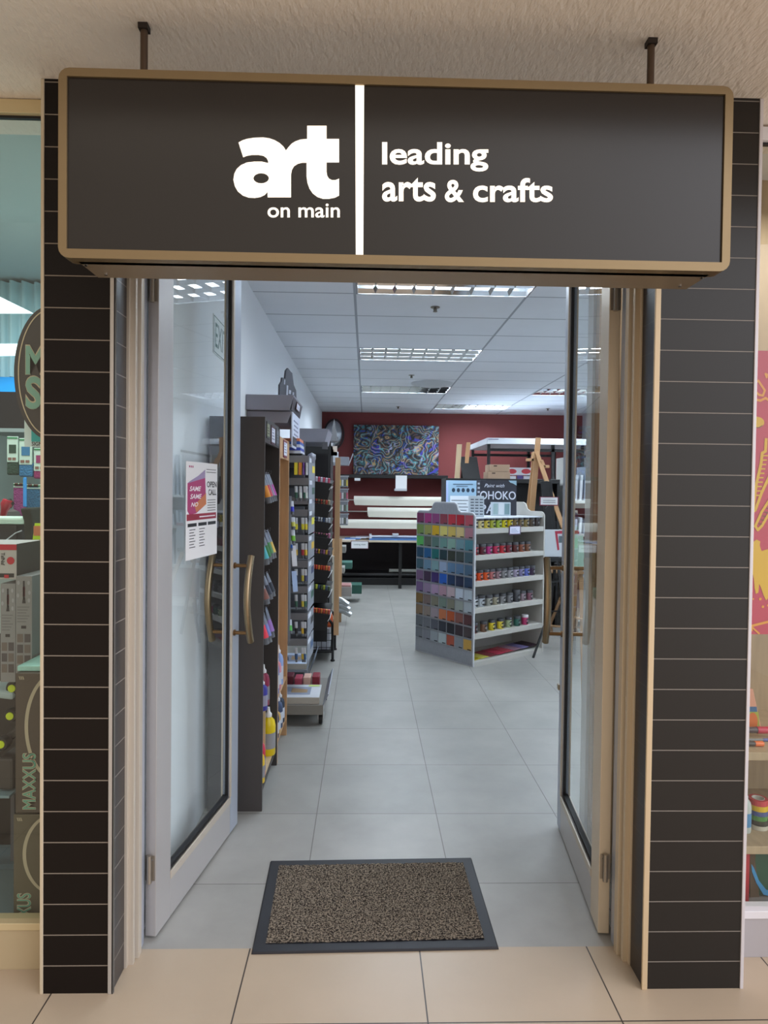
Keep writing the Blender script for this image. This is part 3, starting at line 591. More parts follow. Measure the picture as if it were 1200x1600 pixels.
for k, (u, v) in enumerate([(457, 885), (458, 925)]):
    p = at(u, v, 4.55); b = MB(); b.slab(p, (.03, .02, .0), (-.012, 0, .14), (0, .004, 0)); tag(b.build('leaflet', [mat(['#d8d6da', '#a9bde0'][k], .5)]), ['white leaflet pocket beside the pine unit at mid height', 'pale blue leaflet pocket beside the pine unit, the lower one'][k], 'leaflet', 'leaflets beside the pine unit')

# ---- rolling base with framed packs
def cart():
    root = thing('rolling_tray', 'grey low rolling display tray on casters below the dispenser', 'trolley', (-.53, 4.9, 0))
    pl = at(505, 1121, 4.58); xr = pl.x-.0; z0 = .082
    b = MB(); b.box(-.78, xr, 4.58, 5.25, z0, z0+.068); b.build('base_box', [mat('#8a8781', .45, .2)], root, .003)
    b = MB(); b.slab((xr-.005, 4.58, z0+.07), (.035, .0, .075), (0, .66, 0), (.006, 0, -.003)); b.build('side_lip', [mat('#9aa0ac', .4, .3)], root)
    b = MB()
    for x, y in ((xr-.02, 4.64), (xr-.02, 5.16), (-.72, 4.64)):
        b = MB(); b.lathe([(.034, -.012), (.038, 0), (.034, .012)], (x+.0, y, .038), 18, axis='x'); w_ = b.build('caster', [BLACKP], root)
        b = MB(); b.lathe([(.016, -.014), (.016, .014)], (x, y, .038), 10, axis='x'); b.box(x-.02, x-.015, y-.028, y+.028, .04, .085); b.box(x+.015, x+.02, y-.028, y+.028, .04, .085); b.build('caster_fork', [mat('#c4c4c4', .4)], w_)
    return root, xr, z0+.068
cartr, cxr, cz = cart()
def pack(lab, x0, x1, y0, y1, z, h, g, c1='#cfd2d8', tilt=.06):
    root = thing('canvas_pack', lab, 'canvas pack', ((x0+x1)/2, (y0+y1)/2, z), 0, g)
    top = [(x0, y0, z+h), (x1, y0, z+h), (x1, y1, z+h+tilt), (x0, y1, z+h+tilt)]
    MB().hexa([(x0, y0, z), (x1, y0, z), (x1, y1, z+tilt), (x0, y1, z+tilt)], top).build('block', [mat('#b9b4aa', .5)], root, .002)
    def T(s, t, e=.001): return Vector((x0+(x1-x0)*s, y0+(y1-y0)*t, z+h+tilt*t+e))
    b = MB(); b.add([T(.0, 0), T(1, 0), T(1, 1), T(0, 1)], [(0, 1, 2, 3)], 0); b.add([T(.1, .2, .002), T(.85, .2, .002), T(.85, .8, .002), T(.1, .8, .002)], [(0, 1, 2, 3)], 1)
    b.add([T(.14, .3, .003), T(.5, .3, .003), T(.45, .65, .003), T(.14, .65, .003)], [(0, 1, 2, 3)], 2); b.add([T(.55, .35, .003), T(.8, .35, .003), T(.8, .6, .003), T(.55, .7, .003)], [(0, 1, 2, 3)], 3)
    b.add([T(.8, .84, .003), T(.97, .84, .003), T(.97, .96, .003), T(.8, .96, .003)], [(0, 1, 2, 3)], 4)
    b.build('cover_print', [mat(c1, .35), mat('#8b93a8', .4), mat('#3a3a48', .4), mat('#a58a6a', .4), mat('#c9e07a', .4)], root)
pack('pale canvas pack with printed cover lying on the rolling tray', -.76, cxr-.03, 4.60, 4.86, cz+.001, .045, 'canvas packs on the lower left display', tilt=.012)
MB_ = MB().box(-.78, at(480, 1055, 5.35).x, 5.34, 5.80, .165, .185); tag(MB_.build('low_shelf_board', [mat('#8b9098', .5)], None, .002), 'grey sloping board carrying a canvas pack above the rolling tray', 'shelf')
pack('smaller canvas pack lying on the grey board above the rolling tray', -.76, at(478, 1040, 5.3).x, 5.35, 5.62, .186, .045, 'canvas packs on the lower left display', '#c7d4ea', .02)
tag(MB().slab((at(481, 1052, 5.3).x, 5.34, .15), (.045, 0, .12), (0, .46, 0), (.006, 0, 0)).build('price_rail', [mat('#7d8796', .4, .3)]), 'blue grey tilted price rail beside the upper canvas pack', 'rail')
p = atz(492, 1078, .17)
for k in range(6):
    x = -.71+.065*k; c = ['#a23a4a', '#d0a0a8', '#6a2838', '#c4506a', '#d8b0a0', '#8a2a3a'][k]
    tag(MB().box(x, x+.055, 4.96, 5.08, cz+.001, cz+.075+.008*(k % 3)).build('tin', [mat(c, .4)], None, .006), '%s paint tin in the row at the back of the rolling tray' % ['dark red', 'pink', 'maroon', 'rose', 'peach', 'wine red'][k], 'tin', 'reddish tins on the rolling tray')
tag(MB().box(-.78, -.48, 5.38, 5.76, 0, .164).build('low_plinth', [mat('#6d737a', .5)], None, .002), 'low grey plinth under the sloping board on the left', 'plinth')

# ---- black marker rack (rack B)
def rackB():
    y0 = 5.85; root = thing('marker_rack', 'black tiered marker rack with pine edge on the left wall', 'display rack', (-.6, 6.1, 0))
    MB().box(XL+.005, at(514, 715, y0+.45).x, y0+.42, y0+.46, .2, at(500, 706, y0).z).build('back_panel', [DARKIN], root)
    xe0, xe1 = at(522, 900, 6.32).x, at(530, 900, 6.32).x
    MB().box(xe0, xe1, 6.32, 6.345, .25, at(525, 715, 6.32).z).build('pine_edge', [PINE], root, .001)
    xr = at(518, 800, y0).x
    tiers = [(750, ['#c9506a', '#d0d0e0'], 35), (784, ['#9a8a6a', '#c0503c'], 28), (812, ['#c9ccd6', '#4a5a7a', '#d8dbe2'], 30), (836, ['#b06a8a', '#8a6a5a', '#d87a9a'], 26), (862, ['#6a4a6a', '#a06a8a', '#e0b040'], 22), (887, ['#e0603c', '#d8503c', '#e8904a'], 24), (918, ['#4a5a3a', '#c0c850', '#3a4a6a'], 24), (955, ['#d0503c', '#e08a4a'], 30)]
    for i, (v, cs, hh) in enumerate(tiers):
        zt = at(500, v, y0).z; zb = at(500, v+hh, y0).z
        b = MB(); b.hexa([(XL+.02, y0, zb), (xr-.04, y0, zb), (xr-.04, y0+.4, zb), (XL+.02, y0+.4, zb)], [(XL+.02, y0-.01, zt+.03), (xr, y0-.01, zt-.03), (xr, y0+.4, zt-.0), (XL+.02, y0+.4, zt+.06)])
        b.build('tray', [BLACKP], root, .002)
        b = MB(); b.slab((xr-.025, y0-.014, zt-.085), (.02, 0, .032), (.0, .3, 0), (.004, 0, -.001)); b.build('price_tag', [PAPER], root)
        nn = 7
        for k in range(nn):
            x = at(490+3.9*k, v, y0).x; c = cs[k % len(cs)]; zz = zt+.03-.06*((x-XL)/(xr-XL))
            zz = zt+.035-.06*((x-XL-.02)/(xr-XL-.02))
            b = MB(); b.tube([(x, y0+.02, zz-.01), (x+.005, y0+.0, zz+.035)], .0095, 8)
            tag(b.build('marker', [mat(c, .45)]), 'small marker, one of seven along the rim of the %s tray of the black rack' % ['first', 'second', 'third', 'fourth', 'fifth', 'sixth', 'seventh', 'eighth'][i], 'marker', 'markers along the rim of the %s black tray' % ['first', 'second', 'third', 'fourth', 'fifth', 'sixth', 'seventh', 'eighth'][i])
rackB()
# wire basket with hooped frame
def basket():
    p = atz(521, 1033); x1 = p.x; y = p.y; x0 = at(480, 1000, y).x; zt = at(515, 970, y).z
    root = thing('wire_basket', 'black hooped wire basket stand on the floor beside the marker rack', 'basket', ((x0+x1)/2, y, 0))
    for yy, lab in ((y, ''), (y+.45, '')):
        b = MB(); pts = [(x0, yy, zt+.02), (x1-.09, yy, zt+.02)]+[(x1-.09+.08*math.sin(t), yy, zt-.06+.08*math.cos(t)) for t in [PI/2*k/5 for k in range(1, 6)]]+[(x1-.008, yy, .02)]
        b.tube(pts, .013, 8); b.tube([(x0, yy, .09), (x1-.008, yy, .09)], .013, 8); f = b.build('hoop_frame', [BLACKP], root)
        b = MB(); b.lathe([(.02, 0), (.022, .01), (.01, .022)], (x1-.008, yy, 0.0), 10); b.build('foot', [BLACKP], f)
    b = MB()
    for k in range(5): x = x0+.04+(x1-x0-.06)*k/4; b.tube([(x, y, .10), (x, y, zt-.04)], .003, 5)
    for k in range(4): z = .13+(zt-.18)*k/3; b.tube([(x0, y, z), (x1-.02, y, z)], .003, 5); b.tube([(x1-.015, y, z), (x1-.015, y+.45, z)], .003, 5)
    for k in range(6): b.tube([(x1-.015, y+.09*k, .10), (x1-.015, y+.09*k, zt-.04)], .003, 5)
    b.build('wire_mesh', [BLACKP], root)
    MB().box(x0, x1-.02, y+.02, y+.43, .085, .10).build('floor_plate', [BLACKP], root)
    for k, (x, c, h, nm) in enumerate([(x1-.19, '#8a4a30', .13, 'brown'), (x1-.10, '#5c3a7a', .15, 'purple'), (x1-.05, '#d8602c', .12, 'orange')]):
        b = MB(); b.lathe([(.034, 0), (.036, h*.8), (.03, h*.86), (.032, h)], (x, y+.12, .305), 14); tag(b.build('paint_pot', [mat(c, .4)]), '%s paint pot standing in the black wire basket' % nm, 'pot', 'paint pots in the wire basket')
    tag(MB().box(x0+.05, x1-.04, y+.04, y+.22, .10, .30).build('paper_stack', [mat('#b9bcc6', .6)], None, .002), 'grey white stack of paper in the black wire basket', 'paper')
basket()
# long white plank leaning and silver bags, second pine panel, far stuff on the left
x0, x1 = at(519, 900, 7.0).x, at(523.5, 900, 7.0).x
tag(MB().box(x0, x1, 7.0, 7.03, 0, at(520, 869, 7.0).z).build('white_plank', [mat('#cfcabc', .5)], None, .001), 'slim white upright plank beside the marker rack', 'plank')
x0, x1 = at(526, 900, 8.2).x, at(534, 900, 8.2).x
tag(MB().box(XL+.002, x1, 8.2, 8.225, 0, at(530, 842, 8.2).z).build('pine_panel', [PINE], None, .001), 'pine end panel of the far low shelf on the left', 'panel')
for k in range(3):
    p = at(533+2*k, 938+8*k, 8.12); b = MB(); pts = [(p.x-.12, p.y+.1, p.z+.02-.01*k), (p.x, p.y, p.z), (p.x+.09, p.y-.02, p.z-.05)]
    b.tube(pts, [.03, .04, .032], 10); tag(b.build('foil_pouch', [mat('#c9cccd', .25, .6)]), ['topmost of three silver pouches beside the pine panel', 'middle of three silver pouches beside the pine panel', 'lowest of three silver pouches beside the pine panel'][k], 'pouch', 'silver pouches beside the pine panel')
for k, v in enumerate([752, 772, 791, 811]):
    p = at(532, v, 9.0); root = thing('brush_jar', ['topmost', 'second', 'third', 'lowest'][k]+' clear jar of small goods on the rack before the red wall', 'jar', (p.x+.04, p.y, p.z-.08), 0, 'clear jars on the far left rack')
    b = MB(); b.box(-.07, .06, -.05, .05, 0, .14); b.build('clear_box', [mat('#7d8088', .3)], root, .006, world=False)
    b = MB()
    for j in range(4): b.box(-.05+.03*j, -.03+.03*j, -.056, -.05, .02, .10, j % 3)
    b.build('goods', [mat(['#d8c040', '#c05068', '#8fb0a0', '#c8c8cc'][k], .5), mat('#dadada', .5), mat('#5a5e50', .5)], root, world=False)
    MB().box(-.08, .07, -.06, .06, .14, .155).build('lid', [mat('#a4a6ac', .4)], root, world=False)
for k, (u0, u1, v0, v1, y, c, lab) in enumerate([(531, 540, 854, 864, 9.0, '#8f8f8a', 'grey booklet stack on the top tier of the far left shelf'), (529, 550, 879, 889, 9.4, '#3f6e62', 'green folder sticking out of the far left shelf'), (529, 538, 887, 896, 9.0, '#a5a39e', 'light grey box under the green folder'), (531, 565, 914, 928, 9.6, '#2d5c50', 'dark green folder lying lowest on the far left shelf'), (529, 549, 917, 932, 8.9, '#a39d98', 'grey tray of papers at the foot of the far left shelf')]):
    a = at(u0, v0, y); c2 = at(u1, v1, y); tag(MB().box(a.x-.12, c2.x, y, y+.3, c2.z, a.z).build('folder' if 'folder' in lab else 'paper_tray', [mat(c, .6)], None, .003), lab, 'stationery')
    if k == 4:
        b2 = MB().box(a.x-.12, c2.x-.01, y+.01, y+.28, a.z, a.z+.02); tag(b2.build('paper_pile', [mat('#b0807e', .6)]), 'pinkish papers lying in the grey tray', 'paper')
tag(MB().box(at(522, 900, 9.0).x, at(526.5, 900, 9.0).x, 8.97, 9.06, 0, at(526, 716, 9.0).z).build('black_post', [BLACKP], None, .002), 'slim black post carrying the clear jars before the red wall', 'post')
tag(MB().box(XL+.002, at(518, 700, 7.2).x, 7.06, 7.6, 0, at(522, 690, 7.2).z-.002).build('tall_rack', [BLACKP], None, .002), 'tall plain black rack end behind the marker rack', 'rack')
lsh = thing('low_shelf', 'low black open shelf on the far left behind the pine panel', 'shelf', (-.65, 9.3, 0)); _xe = at(529, 900, 8.6).x
MB().box(XL+.002, _xe, 8.60, 8.62, 0, at(530, 850, 8.6).z-.02).build('side_panel', [BLACKP], lsh, .002); MB().box(XL+.002, XL+.02, 8.62, 9.95, 0, at(530, 850, 8.6).z-.02).build('back_panel', [BLACKP], lsh)
for v_, y_ in ((864, 9.0), (889, 9.4), (896, 9.0), (928, 9.6), (932, 8.9)): z_ = at(535, v_, y_).z; MB().box(XL+.02, _xe, y_, y_+.3, max(0, z_-.016), z_-.004).build('shelf_board', [BLACKP], lsh)
# silver disc on the wall and angled grey sign
def disc():
    c = at(522, 678, 11.93); root = thing('convex_mirror', 'oval looking silver dish with dark rim on the back wall corner', 'mirror', (c.x, 11.99, c.z-.27))
    def squash(b):
        for v in b.v: v.x = c.x+(v.x-c.x)*.66
        return b
    b = MB(); prof = [(.001, -.14)]+[(.245*math.sin(t), -.02-.12*math.cos(t)) for t in [PI/2*k/8 for k in range(1, 9)]]
    b.lathe(prof, (c.x, 11.96, c.z), 32, axis='y'); squash(b).build('dish', [mat('#b8bcc2', .22, .9)], root)
    b = MB(); b.lathe([(.275, 0), (.275, .03), (.24, .035)], (c.x, 11.955, c.z), 32, axis='y'); squash(b).build('rim', [mat('#35282a', .5)], root)
disc()
def fin():
    a = at(522, 654, 7.2); b_ = at(516, 690, 7.2); c = at(527, 689, 7.2)
    b = MB(); b.add([a, b_, c, a+Vector((.0, .05, 0)), b_+Vector((0, .2, 0)), c+Vector((0, .2, 0))], [(0, 1, 2), (3, 5, 4), (0, 3, 4, 1), (1, 4, 5, 2), (2, 5, 3, 0)])
    tag(b.build('silver_cone', [mat('#a7abb2', .25, .8)]), 'pointed silver wrapped shape standing before the round dish', 'ornament')
    root = thing('bunting_cards', 'white and orange hanging tags at the end of the far header', 'tags', at(522, 712, 7.1))
    for (u0, u1, v0, v1, cc) in [(512, 520, 692, 702, '#d0d2d8'), (517, 527, 697, 712, '#d9c9bc'), (520, 529, 706, 722, '#c9ccd4'), (514, 521, 702, 712, '#b08a80')]:
        p, q = at(u0, v1, 7.1), at(u1, v0, 7.1); MB().box(p.x, q.x, 7.1, 7.104, p.z, q.z).build('card', [mat(cc, .5)], root)
    MB().tube([at(520, 688, 7.12), at(520, 724, 7.12)], .003, 6).build('cord', [DGREY], root)
    a, c2 = at(530, 714, 9.0), at(545, 727, 9.0)
    b = MB(); b.box(a.x-.12, c2.x, 8.95, 9.25, c2.z, a.z); b.slab((c2.x-.01, 8.95, c2.z), (.06, 0, .16), (0, .3, 0), (.006, 0, 0)); tag(b.build('angled_shelf_header', [mat('#9a9da6', .45, .3)], None, .002), 'small grey angled shelf header before the red wall', 'header')
fin()

# ================================================================== BACK WALL
def painting():
    p, q = at(552, 742, 11.93), at(686, 664, 11.93); x0, x1, z0, z1 = p.x, q.x, at(620, 741.5, 11.93).z, at(620, 664.5, 11.93).z
    root = thing('abstract_painting', 'colourful abstract swirling canvas on the dark red back wall', 'painting', ((x0+x1)/2, 11.97, z0))
    M = bpy.data.materials.new('abstract_paint'); M.use_nodes = True; nt = M.node_tree; bs = nt.nodes['Principled BSDF']; L = nt.links.new; N = nt.nodes.new
    tc = N('ShaderNodeTexCoord'); mp = N('ShaderNodeMapping'); L(tc.outputs['Object'], mp.inputs[0])
    n0 = N('ShaderNodeTexNoise'); n0.inputs['Scale'].default_value = 3.2; n0.inputs['Detail'].default_value = 2; n0.inputs['Distortion'].default_value = 2.5; L(mp.outputs[0], n0.inputs['Vector'])
    cr = N('ShaderNodeValToRGB'); E_ = cr.color_ramp.elements; E_[0].position = .25; E_[0].color = (*lin('#4a36a8'), 1); E_[1].position = .75; E_[1].color = (*lin('#a9acd0'), 1)
    for ps, cc in ((.34, '#4038b0'), (.40, '#1f5a86'), (.45, '#5a3a3a'), (.50, '#6b5440'), (.54, '#34606a'), (.58, '#3f8390'), (.62, '#7a3a30'), (.67, '#7f7fa8')):
        e = E_.new(ps); e.color = (*lin(cc), 1)
    L(n0.outputs[0], cr.inputs[0])
    vo = N('ShaderNodeTexVoronoi'); vo.inputs['Scale'].default_value = 2.1; n2 = N('ShaderNodeTexNoise'); n2.inputs['Scale'].default_value = 2.5; L(mp.outputs[0], n2.inputs['Vector'])
    va = N('ShaderNodeVectorMath'); va.operation = 'MULTIPLY_ADD'; L(n2.outputs['Color'], va.inputs[0]); va.inputs[1].default_value = (1.1, 1.1, 1.1); L(mp.outputs[0], va.inputs[2]); L(va.outputs[0], vo.inputs['Vector'])
    ml = N('ShaderNodeMath'); ml.operation = 'MULTIPLY'; ml.inputs[1].default_value = 36; L(vo.outputs['Distance'], ml.inputs[0]); sn = N('ShaderNodeMath'); sn.operation = 'SINE'; L(ml.outputs[0], sn.inputs[0])
    r1 = N('ShaderNodeMapRange'); r1.inputs[1].default_value = .55; r1.inputs[2].default_value = .95; L(sn.outputs[0], r1.inputs[0])
    mx = N('ShaderNodeMix'); mx.data_type = 'RGBA'; L(r1.outputs[0], mx.inputs[0]); L(cr.outputs[0], mx.inputs[6]); mx.inputs[7].default_value = (*lin('#15161c'), 1)
    r2 = N('ShaderNodeMapRange'); r2.inputs[1].default_value = -.8; r2.inputs[2].default_value = -.99; L(sn.outputs[0], r2.inputs[0])
    r3 = N('ShaderNodeMath'); r3.operation = 'MULTIPLY'; r3.inputs[1].default_value = .8; L(r2.outputs[0], r3.inputs[0])
    mx2 = N('ShaderNodeMix'); mx2.data_type = 'RGBA'; L(r3.outputs[0], mx2.inputs[0]); L(mx.outputs[2], mx2.inputs[6])
    n3 = N('ShaderNodeTexNoise'); n3.inputs['Scale'].default_value = 5; L(mp.outputs[0], n3.inputs['Vector']); c3 = N('ShaderNodeValToRGB'); c3.color_ramp.elements[0].position = .42; c3.color_ramp.elements[0].color = (*lin('#6cc4cc'), 1); c3.color_ramp.elements[1].position = .58; c3.color_ramp.elements[1].color = (*lin('#d8b070'), 1); L(n3.outputs[0], c3.inputs[0]); L(c3.outputs[0], mx2.inputs[7])
    L(mx2.outputs[2], bs.inputs['Base Color']); bs.inputs['Roughness'].default_value = .5
    MB().box(x0, x1, 11.93, 11.998, z0, z1).build('canvas', [M], root, .003)
painting()
def yb(u, v, Y): return at(u, v, Y)
# black rail shelf and post, card holder, tags
p, q = at(530, 747.5, 11.5), at(700, 744, 11.5)
rail = thing('wall_rail', 'long black shelf rail on brackets below the painting', 'rail', ((p.x+q.x)/2, 11.75, q.z-.05))
MB().box(p.x, q.x, 11.5, 11.995, q.z-.045, q.z+.01).build('rail_board', [BLACKP], rail, .003)
for u in (534, 697): a = at(u, 760, 11.6); MB().box(a.x-.02, a.x+.02, 11.6, 11.99, at(u, 762, 11.6).z, q.z-.045).build('bracket', [BLACKP], rail)
a, c = at(618, 767, 11.46), at(636, 743, 11.46)
root = thing('card_holder', 'white card in a small holder hanging on the black rail', 'card', ((a.x+c.x)/2, 11.48, a.z))
MB().box(a.x, c.x, 11.47, 11.49, a.z+.04, c.z).build('card', [PAPER], root); MB().box(a.x-.02, c.x, 11.44, 11.49, a.z, a.z+.04).build('foot', [mat('#bdbfc4', .4)], root)
a, c = at(554, 751, 11.49), at(563, 747, 11.49); tag(MB().box(a.x, c.x, 11.488, 11.498, a.z, c.z).build('price_tag', [PAPER]), 'tiny white price tag on the left of the black rail', 'tag')
# canvas rolls
def roll(u0, u1, vc, hpx, Y, lab, tail, ur0=None):
    a, c = at(u0, vc, Y), at(u1, vc, Y); r = hpx/2/FPX*Y*.75; zc = (a.z+c.z)/2
    root = thing('canvas_roll', lab, 'canvas roll', ((a.x+c.x)/2, Y, zc-r), 0, 'canvas rolls on rods before the red wall')
    b = MB(); b.tube([(a.x, Y, zc), (c.x, Y, zc)], r, 20)
    b.build('rolled_canvas', [mat('#d6d2c6', .8, 0, .04, 6)], root)
    b = MB(); b.add([(a.x, Y-r, zc), (c.x, Y-r, zc), (c.x, Y-r*1.05, zc-r-tail*.6), (c.x, Y-r*1.1, zc-r-tail*.6-.002), ((a.x+c.x)/2, Y-r*1.15, zc-r-tail), (a.x+.02, Y-r*1.1, zc-r-tail*.8)], [(0, 1, 2, 3, 4, 5)]); b.build('loose_end', [mat('#cfcbbe', .8)], root)
    b = MB(); b.tube([(at(527, vc, Y).x, Y, zc+r*.0), (at(702, vc, Y).x, Y, zc)], .010, 8); b.build('rod', [mat('#a8a09a', .4, .5)], root)
roll(553, 689, 782, 17, 11.55, 'topmost cream canvas roll on its rod before the red wall', .02, 531)
roll(574, 700, 800, 18, 11.35, 'middle cream canvas roll, set farther right than the others', .02, 531)
roll(531, 700, 818, 16, 11.15, 'lowest cream canvas roll just above the cutting table', .02)
for u, v in ((693, 780),):
    a = at(u, v, 11.55); rs = thing('roll_stand', 'black upright posts holding the canvas rolls at both ends', 'stand', (a.x, 11.4, 0))
    for x in (at(527, v, 11.4).x, at(702, v, 11.2).x): MB().box(x-.03, x+.02, 11.96, 11.99, 0, a.z+.16).build('post', [BLACKP], rs, .002); MB().box(x-.015, x+.01, 11.1, 11.97, a.z-.46, a.z-.44).build('arm', [BLACKP], rs); MB().box(x-.015, x+.01, 11.1, 11.6, a.z-.46, a.z+.06).build('end_plate', [BLACKP], rs)
# cutting table
def cut_table():
    Y = 10.95; a = at(527, 844, Y); c = at(720, 840, Y); z = a.z
    root = thing('cutting_table', 'long table with pale top and black base under the canvas rolls', 'table', ((a.x+c.x)/2, 11.4, 0))
    MB().box(a.x, c.x, Y, 11.95, z-.03, z).build('tabletop', [mat('#c9b9a2', .5)], root, .002)
    MB().box(a.x+.03, c.x, 11.85, 11.9, .12, z-.03).build('back_panel', [mat('#1c1317', .7)], root)
    MB().box(a.x+.03, c.x, Y+.45, 11.9, .001, .12).build('plinth', [BLACKP], root, .003)
    for x in (a.x+.03, (a.x+c.x)/2, c.x-.05): MB().box(x, x+.05, Y+.06, Y+.11, .0, z-.03).build('leg', [BLACKP], root)
    p, q = at(548, 857.5, Y-.01), at(576, 845, Y-.01)
    lb = thing('table_sign', 'small white sign with purple edge on the front of the cutting table', 'sign', ((p.x+q.x)/2, Y-.01, p.z))
    MB().box(p.x, q.x, Y-.012, Y-.002, p.z, q.z).build('border', [mat('#5a3040', .5)], lb); MB().box(p.x+.01, q.x-.01, Y-.014, Y-.011, p.z+.01, q.z-.01).build('card', [PAPER], lb)
    b = MB(); text(b, 'cutting mats', (p.x+.05, Y-.0145, (p.z+q.z)/2-.012), (q.x-p.x-.10, 0, 0), (0, 0, .03)); b.build('lettering', [mat('#3a4a50', .6)], lb)
    # trimmer with blue bed
    p, q = at(577, 839, Y+.15), at(662, 833, Y+.15)
    tr = thing('paper_trimmer', 'long white and blue paper trimmer on the cutting table', 'trimmer', ((p.x+q.x)/2, Y+.2, z))
    MB().box(p.x, q.x+.2, Y+.05, Y+.35, z+.001, z+.03).build('bed', [mat('#4f79b4', .5)], tr, .002); MB().box(p.x, q.x+.2, Y+.10, Y+.16, z+.05, z+.075).build('blade_rail', [mat('#d4d8e0', .4)], tr, .002)
    MB().box(p.x, p.x+.04, Y+.05, Y+.35, z+.03, z+.09).build('end_block', [mat('#d4d8e0', .4)], tr, .002); b = MB(); mx_ = at(618, 834, Y+.1).x; b.box(mx_-.05, mx_+.05, Y+.08, Y+.2, z+.075, z+.11); b.build('cutter_head', [mat('#c2c4cc', .4)], tr, .004)
    for k in range(4):
        x = a.x+.03+.09*k; tag(MB().slab((x, Y+.06+.03*k, z+.001+.012*k), (.26, .02, 0), (-.01, .22, 0), (0, 0, .011)).build('paper_pad', [mat(['#dcdee6', '#4f7fc0', '#d4d6e0', '#c8ccd8'][k], .5)]), ['white pad lowest in the small pile at the left of the table', 'blue pad in the small pile at the left of the table', 'white pad above the blue one on the table', 'pale pad on top of the pile at the left of the table'][k], 'pad', 'paper pads on the cutting table')
    for k in range(4):
        zc = .12+.075; y = Y+.52+.09*k; b = MB(); b.tube([(a.x+.08, y, .168), (c.x-.1, y, .168)], .044, 12); tag(b.build('dark_roll', [mat('#1b191c', .35)]), 'black roll lying on the plinth under the cutting table', 'roll', 'black rolls under the cutting table')
    p = at(608, 901, Y+.5); b = MB(); b.tube([(p.x, Y+.52, .242), (c.x-.2, Y+.52, .242)], .028, 12); tag(b.build('white_roll', [mat('#bdbdb8', .6)]), 'thin white roll resting on the black rolls under the table', 'roll')
cut_table()

# white-topped black rack at the back right
def back_rack():
    Y0_, Y1_ = 9.6, 11.2
    a = at(761, 686, Y0_); zt = at(761, 684, Y0_).z; zb = at(761, 693.5, Y0_).z; x0 = a.x; x1 = 3.6; xl = at(737.5, 698, Y1_).x
    root = thing('storage_rack', 'tall black frame rack with a white top at the back right', 'rack', ((x0+x1)/2, 10.4, 0))
    b = MB(); b.hexa([(x0, Y0_, zb), (x1, Y0_, zb), (x1, Y1_, zb), (x0, Y1_, zb)], [(x0, Y0_, zt), (x1, Y0_, zt), (x1, Y1_, zt), (x0, Y1_, zt)]); b.build('top_board', [mat('#cfd3da', .5)], root, .004)
    p, q = at(763, 686, Y0_), at(779, 683.5, Y0_); MB().box(p.x, q.x, Y0_-.003, Y0_, p.z-.005, q.z-.02).build('purple_label', [mat('#5a5478', .5)], root)
    for x in (x0+.02, x0+.95, x1-.5):
        for y in (Y0_+.05, Y1_-.09): MB().box(x, x+.04, y, y+.04, 0, zb).build('upright', [BLACKP], root)
    for y in (Y0_+.05, Y1_-.09): MB().box(x0+.06, x1-.5, y, y+.03, zb-.10, zb-.06).build('crossbar', [BLACKP], root)
back_rack()

# gondola behind the paint stand
def gondola():
    Y = 7.95; a = at(697, 747, Y); c = at(836, 747, Y); z = a.z
    root = thing('gondola', 'black shelving block standing behind the paint stand', 'shelving', ((a.x+c.x)/2, Y+.25, 0))
    MB().box(a.x, c.x+.3, Y, Y+.5, z-.05, z).build('top_board', [BLACKP], root, .003); MB().box(a.x+.03, c.x+.27, Y+.22, Y+.28, 0, z-.05).build('back_panel', [DARKIN], root)
    for zz in (.1, .5, .9, 1.25): MB().box(a.x+.03, c.x+.27, Y+.02, Y+.48, zz, zz+.02).build('shelf', [BLACKP], root)
    for x in (a.x, c.x+.27): MB().box(x, x+.03, Y+.01, Y+.49, 0, z-.05).build('side_panel', [BLACKP], root)
    # stretcher bars standing
    for k, (u0, v0, u1, v1, wd) in enumerate([(714.5, 694, 711, 743, 7.5), (729.5, 691, 724, 743, 6)]):
        p = at(u0, v0, Y+.2); q = at(u1, v1, Y+.2); w_ = wd/FPX*(Y+.2); q.z = z+.001
        b = MB(); b.slab((q.x, Y+.2, z+.001), (w_, 0, 0), (0, .05, 0), (p.x-q.x, 0, p.z-z-.001)); tag(b.build('stretcher_bar', [mat('#c39468', .5, 0, .15, 6, stretch=(6, 6, 1)) if k else mat('#d2b894', .5)], None, .002), ['pale wooden bar standing upright on the black shelving', 'reddish wooden bar leaning beside the pale one'][k], 'wooden bar', 'wooden bars on the black shelving')
    b = MB(); p = at(724, 713, Y+.12); q = at(751, 743, Y+.12); b.slab((p.x, Y+.13, z+.001), (q.x-p.x, 0, 0), (0, .03, 0), (-.03, .10, p.z-z)); b.slab((p.x, Y+.30, z+.001), (q.x-p.x-.03, 0, 0), (0, .03, 0), (-.0, -.06, p.z-z)); tag(b.build('black_board_stand', [BLACKP], None, .002), 'black folding board stand on the shelving beside the wooden bars', 'board')
    p, q = at(761, 743, Y+.15), at(796, 726, Y+.15); hh = (q.z-z)
    for k in range(2):
        dx = .02*k; rt = thing('cardboard_box', ['lower flat brown cardboard box on the black shelving', 'upper flat brown cardboard box, stacked on the other'][k], 'box', ((p.x+q.x)/2, Y+.2, z+hh*.5*k+.001), 0, 'flat cardboard boxes on the shelving')
        MB().box(p.x+dx, q.x-dx*.3, Y+.1, Y+.4, z+.001+hh*.5*k, z+hh*.5*(k+1)-.002).build('carton', [mat('#a58a72', .75, 0, .08, 12)], rt, .003); MB().box(p.x+dx+.05, p.x+dx+.09, Y+.098, Y+.10, z+hh*.5*k+.06, z+hh*.5*k+.075).build('slot', [mat('#4a3a30', .8)], rt)
gondola()
